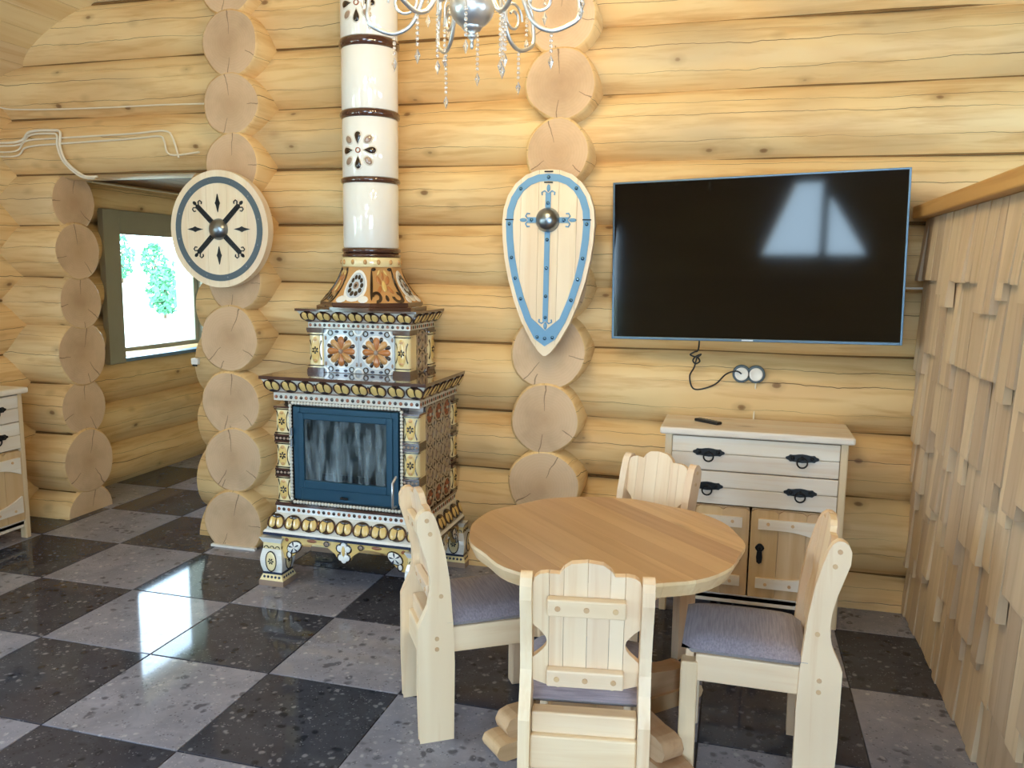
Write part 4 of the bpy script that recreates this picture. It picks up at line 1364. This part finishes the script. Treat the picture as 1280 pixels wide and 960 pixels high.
def chest(loc, rz, label, wd=.86):
    """front faces local -y at y = 0, depth runs to +y"""
    c = empty('chest_of_drawers', loc, rz, label=label, cat='chest', group='pine chests with black ring pulls')
    D = .40; w = wd/2
    MB().box(-w-.025, w+.025, -.030, D+.005, .930, .966).build('top', M['dressX'], c, bevel=.010, seg=3)
    for s_ in (-1, 1):
        MB().box(s_*w-(.035 if s_ > 0 else 0), s_*w+(0 if s_ > 0 else .035), 0, .05, 0, .930).build('post', M['dressZ'], c, bevel=.006)
        MB().box(s_*w-(.035 if s_ > 0 else 0), s_*w+(0 if s_ > 0 else .035), D-.05, D, 0, .930).build('post', M['dressZ'], c, bevel=.006)
        MB().box(s_*w-(.025 if s_ > 0 else -.007), s_*w+(-.007 if s_ > 0 else .025), .05, D-.05, .09, .930).build('side_panel', M['dressZ'], c)
    MB().box(-w+.035, w-.035, D-.02, D, .09, .93).build('back_panel', M['dressZ'], c)
    MB().box(-w+.035, w-.035, .012, D-.02, .095, .115).build('bottom_board', M['dressX'], c)
    MB().box(-w+.035, w-.035, .012, .04, .075, .125).build('bottom_rail', M['dressX'], c, bevel=.004)
    x0, x1 = -w+.037, w-.037
    for z0, z1 in ((.757, .922), (.587, .752)):
        zm = (z0+z1)/2+.002
        d = MB().box(x0+.01, x1-.01, .020, .30, z0+.02, z1-.02).build('drawer', M['dressX'], c)
        for q0, q1 in ((z0, zm-.001), (zm+.001, z1)):
            MB().box(x0, x1, -.004, .018, q0, q1).build('drawer_board', M['dressX'], d, bevel=.004)
        for px in (-w*.50, w*.52):
            link('ring_pull', pull_me, d, (px, -.004, zm+.006)).scale = (1.3, 1.3, 1.3)
    zt, zb = .578, .128
    for s_ in (-1, 1):
        a0, a1 = (x0, -.003) if s_ < 0 else (.003, x1)
        d = MB().box(a0+.004, a1-.004, .014, .020, zb, zt).build('door', M['doorZ'], c)
        n = 3
        for k in range(n):
            p0, p1 = a0+(a1-a0)*k/n, a0+(a1-a0)*(k+1)/n
            m_ = (p0+p1)/2
            top_ = zt-.004
            pts = [(p0+.001, zb), (p1-.001, zb), (p1-.001, top_-.012), (p1-.02, top_), (p0+.02, top_), (p0+.001, top_-.012)]
            MB().prism(pts, 'xz', -.001, .014).build('door_board', M['doorZ'], d, bevel=.003)
        # curved straps above and below a recessed arch
        for q, zz in ((1, .505), (-1, .205)):
            pts = []
            fr, to = (a0+.02, a1-.035) if s_ < 0 else (a0+.035, a1-.02)
            for k in range(11):
                t = k/10
                xx = fr+(to-fr)*t
                tt = t if s_ > 0 else 1-t
                pts.append((xx, zz-q*(.025+.055*max(0, (tt-.35)/.65)**2)))
            pts += [(to, zz+q*.026), (fr, zz+q*.026)]
            st = MB().prism(pts, 'xz', -.014, -.001).build('strap', M['dressX'], d, bevel=.004)
            for k in range(3):
                tt = (.14, .48, .82)[k]
                xx = fr+(to-fr)*(tt if s_ > 0 else 1-tt)
                link('peg', peg_me, st, (xx, -.015, zz+q*.004))
        link('hasp', hasp_me, d, ((a1-.048) if s_ < 0 else (a0+.048), -.001, .355))
    return c
chest((2.575, 1.775, 0), 0, 'pale pine chest with drawers and doors standing below the television')
chest((-1.815, 1.305, 0), PI/2, 'pale pine chest with drawers standing against the left log wall by the doorway')

# ------------------------------------------------------------------ television
tv = empty('television', (2.51, 1.965, 1.794), label='large black flat screen television mounted on the log wall', cat='television', rot=(0, R(-1.2), R(-7.6)))
W, H = 1.405/2, .812/2
mb = MB().box(-W, W, 0, .035, -H, H)
mb.build('housing', M['bezel'], tv, bevel=.004)
fr = MB(); framebars(fr, -W-.003, W+.003, -H-.003, H+.003, .010, .014, -.006, .030)
fr.build('bezel', M['bezel_s'], tv, bevel=.002)
MB().box(-W+.008, W-.008, -.004, .002, -H+.012, H-.008).build('screen', M['screen'], tv)
MB().box(-.35, .35, .035, .075, -.30, .16).build('rear_housing', M['bezel'], tv, bevel=.012)
MB().box(-.028, .028, -.0075, -.005, -H+.001, -H+.008).build('logo_plate', M['silver'], tv)
MB().box(-.05, .05, .075, .17, -.10, .10).build('wall_mount', M['black'], tv, bevel=.004)
# sockets, cables, remote
sk = empty('double_socket', (2.535, 2.085, 1.210), label='round white double wall socket in grey rim below the television', cat='socket')
base = MB()
for q in (-.036, .036):
    b2 = MB().lathe([(.046, 0), (.046, .022), (.042, .026)], (0, 0, 0), 28, 0)
    b = len(base.v); base.v += [(x+q, -z, yy) for x, yy, z in b2.v]; base.f += [[b+i for i in f] for f in b2.f]; base.m += b2.m; base.s += b2.s
base.build('rim', M['blue'], sk)
for q in (-.036, .036):
    cv = MB().lathe([(.034, .020), (.034, .032), (.030, .036), (.024, .030), (.001, .030)], (0, 0, 0), 24, 0)
    cv.v = [(x, -z, yy) for x, yy, z in cv.v]
    cv.build('socket_insert', M['wplastic'], sk, (q, 0, 0))
def cable(name, pts, r, mt, label, n=6, group=None):
    # smooth the polyline
    P_ = [Vector(p) for p in pts]
    out = []
    for i in range(len(P_)-1):
        p0, p1, p2, p3 = P_[max(0, i-1)], P_[i], P_[i+1], P_[min(len(P_)-1, i+2)]
        for k in range(8):
            t = k/8
            out.append(0.5*((2*p1)+(-p0+p2)*t+(2*p0-5*p1+4*p2-p3)*t*t+(-p0+3*p1-3*p2+p3)*t**3))
    out.append(P_[-1])
    return tag(MB().tube(out, r, n).build(name, mt), label, 'cable', group)
cable('power_cable', [(2.28, 2.03, 1.42), (2.275, 2.06, 1.33), (2.255, 2.055, 1.315), (2.235, 2.055, 1.300), (2.270, 2.05, 1.290), (2.290, 2.055, 1.305), (2.262, 2.06, 1.290), (2.250, 2.055, 1.270), (2.265, 2.05, 1.255), (2.285, 2.055, 1.268), (2.270, 2.06, 1.285), (2.258, 2.065, 1.235), (2.236, 2.07, 1.185), (2.252, 2.07, 1.125), (2.295, 2.07, 1.118), (2.370, 2.065, 1.150), (2.420, 2.05, 1.205), (2.470, 2.045, 1.225), (2.499, 2.045, 1.212)], .0042, M['bplastic'], 'thin black power cable knotted below the television')
cable('white_cable', [(2.572, 2.065, 1.175), (2.573, 2.09, 1.10), (2.572, 2.09, 1.03), (2.572, 2.11, .965)], .0042, M['cable'], 'white cable dropping from socket behind the pine chest')
cable('mount_cable', [(3.18, 2.10, 1.668), (3.26, 2.11, 1.664), (3.335, 2.12, 1.664)], .006, M['wplastic'], 'short white cable between television and shingled partition')
rm = empty('remote_control', (2.345, 1.93, .966), R(-38), label='small black remote control lying on the chest top', cat='remote')
MB().box(-.075, .075, -.021, .021, 0, .016).build('housing', M['bplastic'], rm, bevel=.006, seg=3)
bt = MB()
for i in range(6):
    for j in range(3): bt.ball((-.055+i*.02, -.011+j*.011, .0155), .004, .004, .0025, n=7, k=4)
bt.build('buttons', M['blue'], rm)

# ------------------------------------------------------------------ shields
def strip_planks(outline, cuts, y0, y1, mt, parent, bevel=.006):
    for a, b in zip(cuts[:-1], cuts[1:]):
        p = clip(clip(outline, -1, 0, -(a+.0007)), 1, 0, b-.0007)
        if len(p) > 2: MB().prism(p, 'xz', y0, y1).build('plank', mt, parent, bevel=bevel)
rs = empty('round_shield', (-0.455, 1.925, 1.940), label='round pale wooden shield with dark ring and crossed iron straps', cat='shield')
RR = .335
strip_planks([(RR*.965*math.cos(2*PI*k/64), RR*math.sin(2*PI*k/64)) for k in range(64)], [-.34, -.20, -.075, .06, .19, .34], -.055, 0, M['shieldZ'], rs, .012)
MB().ring(0, 0, .262, .298, -.055, .004, 0, 64, sx=.965).build('painted_ring', M['blue'], rs)
nl = MB()
for k in range(12):
    a = 2*PI*k/12+.2
    nl.ball((.280*.965*math.cos(a), -.060, .280*math.sin(a)), .005, .003, .005, n=8, k=4)
nl.build('nails', M['steel'], rs)
bs = MB().lathe([(.062, 0), (.060, .006), (.052, .022), (.036, .036), (.018, .043), (.001, .045)], (0, 0, 0), 28, 0)
bs.v = [(x, -z, yy) for x, yy, z in bs.v]
bs.build('boss', M['steel'], rs, (0, -.055, 0))
def strap_mesh(L, w):
    mb = MB().prism([(.04, -w), (L, -w*.9), (L+.012, 0), (L, w*.9), (.04, w)], 'xz', -.005, 0)
    for s_ in (-1, 1):
        mb.tube([(L-.005, -.003, s_*w*.6), (L+.012, -.003, s_*(w+.008)), (L+.010, -.003, s_*(w+.020)), (L-.006, -.003, s_*(w+.022)), (L-.012, -.003, s_*(w+.012))], .0035, 6)
    mb.ell(L+.024, 0, .014, .010, 0, .006, 0, 0, 10)
    for x in (.075, .125, .17): mb.ball((x, -.006, 0), .005, .004, .005, n=8, k=4)
    return mb.mesh('strap', M['black'])
sm = strap_mesh(.190, .0155)
for a in (44, 136, 224, 316): link('strap', sm, rs, (0, -.055, 0), (0, -R(a), 0))
sp_me = MB().prism([(-.052, 0), (-.012, .010), (0, .016), (.012, .010), (.052, 0), (.012, -.010), (0, -.016), (-.012, -.010)], 'xz', -.006, 0).mesh('spike_plate', M['black'])
for a, d in ((90, .148), (0, .155), (180, .155), (270, .150)):
    link('spike_plate', sp_me, rs, (d*math.cos(R(a)), -.055, d*math.sin(R(a))), (0, -R(a), 0))

ks = empty('kite_shield', (1.500, 1.905, 1.985), label='tall pointed pale wooden shield with light blue border and cross', cat='shield', rot=(0, R(0.4), 0))
def kite(w, top, bot, n=24):
    pts = []
    for k in range(n+1):
        a = PI*k/n
        pts.append((-w*math.cos(a), top*math.sin(a)**.9))
    right = [(w*math.cos(t*PI/2)**.86*(1-.0*t), -bot*t**1.08) for t in [k/16 for k in range(1, 17)]]
    pts = pts+right+[(-x, z) for x, z in right[-2::-1]]
    return pts
def kpts(w, top, bot):
    L = [(0.0, 1.0), (.10, .985), (.25, .93), (.40, .83), (.55, .66), (.65, .44), (.70, .20), (.705, 0)]
    base = [(0, .255), (.06, .250), (.12, .228), (.175, .185), (.215, .125), (.238, .055), (.244, -.02), (.240, -.10), (.228, -.20), (.205, -.31), (.172, -.42), (.128, -.53), (.075, -.625), (.035, -.680), (.008, -.702)]
    return base
KB = kpts(0, 0, 0)
def kout(off):
    """outline offset inwards"""
    full = [(-x, z) for x, z in KB[:0:-1]] + KB
    n = len(full); out = []
    for i in range(n):
        a, b = Vector((*full[i-1], 0)), Vector((*full[(i+1) % n], 0))
        t = (b-a); t.normalize()
        nrm = Vector((t.y, -t.x, 0))          # outline runs left -> top -> right: right-hand normal points inwards
        k = 1.0 if abs(full[i][1]+.702) > .02 else 2.0
        x, z = full[i][0]+nrm.x*off, full[i][1]+nrm.y*off
        if off and full[i][1] < -.2:
            lim = -.702+off*2.3
            z = max(z, lim)
            x = max(0.0, x) if full[i][0] > 0 else min(0.0, x)
            if z == lim: x = 0.0
        out.append((x, z))
    return out
ko = kout(0)
strip_planks(ko, [-.26, -.145, -.050, .055, .150, .26], -.045, 0, M['shieldZ'], ks, .010)
o1, o2 = kout(.022), kout(.058)
bd = MB()
n = len(o1)
v = [(x, -.045, z) for x, z in o1]+[(x, -.050, z) for x, z in o1]+[(x, -.050, z) for x, z in o2]+[(x, -.045, z) for x, z in o2]
bd.add(v, [(j*n+i, j*n+(i+1) % n, (j+1)*n+(i+1) % n, (j+1)*n+i) for j in range(3) for i in range(n)], 0)
bd.build('blue_border', M['kiteblue'], ks)
cr_ = MB().box(-.014, .014, -.051, -.045, -.52, .135).box(-.105, .105, -.0512, -.045, -.014, .014)
for (x, z, a) in ((0, .135, 90), (.105, 0, 0), (-.105, 0, 180), (0, -.52, 270)):
    c, s_ = math.cos(R(a)), math.sin(R(a))
    cr_.ell(x+.025*c, z+.025*s_, .020, .010, -.045, .006, R(a), 0, 10)
    for q in (-1, 1):
        cr_.tube([(x-.004*c, -.048, z-.004*s_), (x+.012*c-q*.020*s_, -.048, z+.012*s_+q*.020*c), (x+.004*c-q*.034*s_, -.048, z+.004*s_+q*.034*c), (x-.010*c-q*.032*s_, -.048, z-.010*s_+q*.032*c)], .004, 6)
cr_.build('blue_cross', M['kiteblue'], ks)
bs = MB().lathe([(.064, 0), (.063, .006), (.056, .026), (.040, .042), (.020, .050), (.001, .052)], (0, 0, 0), 28, 0)
bs.v = [(x, -z, yy) for x, yy, z in bs.v]
bs.build('boss', M['steel'], ks, (0, -.045, 0))
stud_me = MB().ball((0, 0, 0), .0095, .006, .0095, n=10, k=6).mesh('stud', M['stud'])
mid = kout(.040)
N_ = len(mid)
for i in [N_//2, N_//2+3, N_//2-3, N_//2+6, N_//2-6, N_//2+8, N_//2-8, N_//2+9, N_//2-9, N_//2+10, N_//2-10, N_//2+12, N_//2-12, 0]:
    link('stud', stud_me, ks, (mid[i % N_][0], -.051, mid[i % N_][1]))
for x, z in ((0, .085), (.085, 0), (-.085, 0), (0, -.10), (0, -.245), (0, -.39), (0, -.50)): link('stud', stud_me, ks, (x, -.052, z))
cl_me = MB().box(-.022, .022, -.0535, -.045, -.003, .003).mesh('clamp', M['black'])
for i, dz in ((N_//2, .028), (N_//2, -.026), (N_//2+6, .022), (N_//2-6, .022)):
    link('clamp', cl_me, ks, (mid[i][0], 0, mid[i][1]+dz))

# ------------------------------------------------------------------ cables on the log wall over the doorway
yw = 2.085
cable('clipped_cable', [(-2.185, 1.6, 2.745), (-2.19, 2.04, 2.725), (-2.06, 2.11, 2.712), (-1.5, 2.11, 2.700), (-1.0, 2.11, 2.700), (-0.64, 2.10, 2.692)], .005, M['cable'], 'single thin white cable clipped along the upper log', group='white cables above the doorway')
cable('clipped_cable', [(-2.18, 1.6, 2.44), (-2.08, 2.06, 2.50), (-1.97, 2.08, 2.565), (-1.80, 2.085, 2.57), (-1.735, 2.083, 2.555), (-1.735, 2.075, 2.47), (-1.70, 2.085, 2.37), (-1.61, 2.12, 2.29), (-1.52, 2.14, 2.285)], .009, M['cable'], 'white cable looping down to the doorway corner', group='white cables above the doorway')
cable('clipped_cable', [(-2.18, 1.6, 2.42), (-2.08, 2.06, 2.48), (-1.97, 2.08, 2.545), (-1.80, 2.08, 2.55), (-1.758, 2.08, 2.535), (-1.756, 2.075, 2.47), (-1.72, 2.085, 2.37), (-1.63, 2.12, 2.285), (-1.54, 2.14, 2.275)], .007, M['cable'], 'second white cable looping down to the doorway corner', group='white cables above the doorway')
cable('clipped_cable', [(-2.18, 1.6, 2.40), (-2.10, 2.05, 2.44), (-2.0, 2.08, 2.51), (-1.75, 2.08, 2.52), (-1.2, 2.078, 2.53), (-0.96, 2.078, 2.54), (-0.90, 2.078, 2.50), (-0.87, 2.09, 2.38)], .006, M['cable'], 'white cable running level above the doorway lintel', group='white cables above the doorway')
cable('clipped_cable', [(-2.18, 1.6, 2.38), (-2.10, 2.05, 2.41), (-2.0, 2.08, 2.47), (-1.75, 2.08, 2.485), (-1.2, 2.078, 2.50), (-1.0, 2.078, 2.51), (-0.96, 2.078, 2.48), (-0.93, 2.09, 2.40), (-0.72, 2.085, 2.41)], .006, M['cable'], 'lower level white cable above the doorway lintel', group='white cables above the doorway')
cable('corridor_cable', [(-2.195, 2.72, 2.335), (-2.195, 3.3, 2.333), (-2.195, 4.0, 2.333), (-2.195, 5.2, 2.333)], .008, M['cable'], 'pale cable along the top of the corridor wall above its window')
sw = empty('light_switch', (-0.80, 2.085, 1.135), label='small white switch on log ends at the doorway edge', cat='switch')
MB().box(-.024, .024, -.022, .02, -.020, .020).build('plate', M['wplastic'], sw, bevel=.004)
MB().box(-.014, .020, -.024, -.018, -.030, -.018).build('lower_edge', M['bplastic'], sw, bevel=.002)

# ------------------------------------------------------------------ chandelier
CX, CY, CZ = 1.568, 0.40, 2.455
ch = empty('chandelier', (CX, CY, CZ), label='silver chandelier with curved arms and strings of crystals', cat='chandelier')
MB().lathe([(.001, 0), (.006, .006), (.007, .022), (.004, .028), (.013, .036), (.018, .044), (.010, .052), (.028, .060), (.034, .068), (.034, .074)], (0, 0, 0), 20, 0).build('finial', M['silver'], ch)
MB().ball((0, 0, .135), .075, .075, .070, n=28, k=16).build('ball', M['silver'], ch)
MB().lathe([(.030, .19), (.045, .21), (.050, .24), (.025, .26), (.020, .40), (.035, .44), (.020, .50), (.012, .56), (.012, 1.9)], (0, 0, 0), 18, 0).build('stem', M['silver'], ch)
def arm_mesh(r_out, sag):
    pts = []
    # S-shaped arm: leaves the stem, dips, then scrolls up to the cup
    ctrl = [(0.02, .25), (.08, .27), (.15, .20), (.20, .09), (.26, sag), (.32, sag+.015), (.355, .10), (.35, .17), (.33, .21)]
    ctrl = [Vector((a*r_out/.35, 0, b)) for a, b in ctrl]
    for i in range(len(ctrl)-1):
        p0, p1, p2, p3 = ctrl[max(0, i-1)], ctrl[i], ctrl[i+1], ctrl[min(len(ctrl)-1, i+2)]
        for k in range(6):
            t = k/6
            pts.append(0.5*((2*p1)+(-p0+p2)*t+(2*p0-5*p1+4*p2-p3)*t*t+(-p0+3*p1-3*p2+p3)*t**3))
    pts.append(ctrl[-1])
    return MB().tube(pts, .0075, 8)
arm_me = arm_mesh(.35, .055).mesh('arm', M['silver'])
scr = MB().tube([(.23+.055*math.cos(t)*(1-t/14), 0, .155+.055*math.sin(t)*(1-t/14)) for t in [k*.35 for k in range(26)]], .005, 7)
scr_me = scr.mesh('scroll', M['silver'])
cup_me = MB().lathe([(.004, -.055), (.010, -.045), (.006, -.035), (.010, -.020), (.055, .0), (.060, .012), (.020, .012), (.016, .03), (.016, .10), (.012, .11)], (0, 0, 0), 18, 0).mesh('candle_cup', M['silver'])
def strand(n, r=.0065):
    mb = MB()
    for k in range(n): mb.ball((0, 0, -.016*k), r, r, r*1.05, n=6, k=4)
    z = -.016*n
    mb.add([(0, 0, z+.004), (.010, 0, z-.018), (0, .006, z-.018), (-.010, 0, z-.018), (0, -.006, z-.018), (0, 0, z-.045)], [(0, 1, 2), (0, 2, 3), (0, 3, 4), (0, 4, 1), (5, 2, 1), (5, 3, 2), (5, 4, 3), (5, 1, 4)])
    return mb.mesh('crystal_strand', M['crystal'])
st_me = [strand(6), strand(9), strand(4)]
def _bulb():
    t = NT('lit_bulb')
    t.base((1.0, 0.9, 0.75))
    t.b.inputs['Emission Color'].default_value = (1.0, 0.73, 0.37, 1)
    t.b.inputs['Emission Strength'].default_value = 12.0
    return t.mat
M['bulb'] = _bulb()
bulb_light = bpy.data.lights.new('bulb_light', 'POINT')
bulb_light.energy = BULB_W
bulb_light.color = (1.0, 0.73, 0.37)
bulb_light.shadow_soft_size = 0.03
bulb_me = MB().lathe([(.010, .11), (.016, .125), (.017, .14), (.012, .165), (.004, .19), (.001, .195)], (0, 0, 0), 14, 0).mesh('bulb', M['bulb'])
for k in range(6):
    a = k*PI/3+R(9)
    ca, sa = math.cos(a), math.sin(a)
    link('arm', arm_me, ch, (0, 0, 0), (0, 0, a))
    link('scroll', scr_me, ch, (0, 0, 0), (0, 0, a))
    link('candle_cup', cup_me, ch, (.33*ca, .33*sa, .265))
    link('bulb', bulb_me, ch, (.33*ca, .33*sa, .265))
    lo = bpy.data.objects.new('bulb_light', bulb_light); COL.objects.link(lo); lo.parent = ch; lo.location = (.33*ca, .33*sa, .265+.235)
    for q, (r_, da, zz) in enumerate(((.372, .10, .262), (.372, -.12, .262), (.27, 0, .050))):
        link('crystal_strand', st_me[(k+q) % 3], ch, (r_*math.cos(a+da)*.98, r_*math.sin(a+da)*.98, zz-(.0 if q < 2 else .01)))
for k in range(6):
    a = k*PI/3+R(39)
    link('crystal_strand', st_me[k % 2], ch, (.12*math.cos(a), .12*math.sin(a), .095))
    pts = [(.05*math.cos(a), .05*math.sin(a), .22), (.09*math.cos(a), .09*math.sin(a), .22), (.12*math.cos(a), .12*math.sin(a), .16), (.12*math.cos(a), .12*math.sin(a), .095)]
    MB().tube(pts, .004, 6).build('crystal_hook', M['silver'], ch)
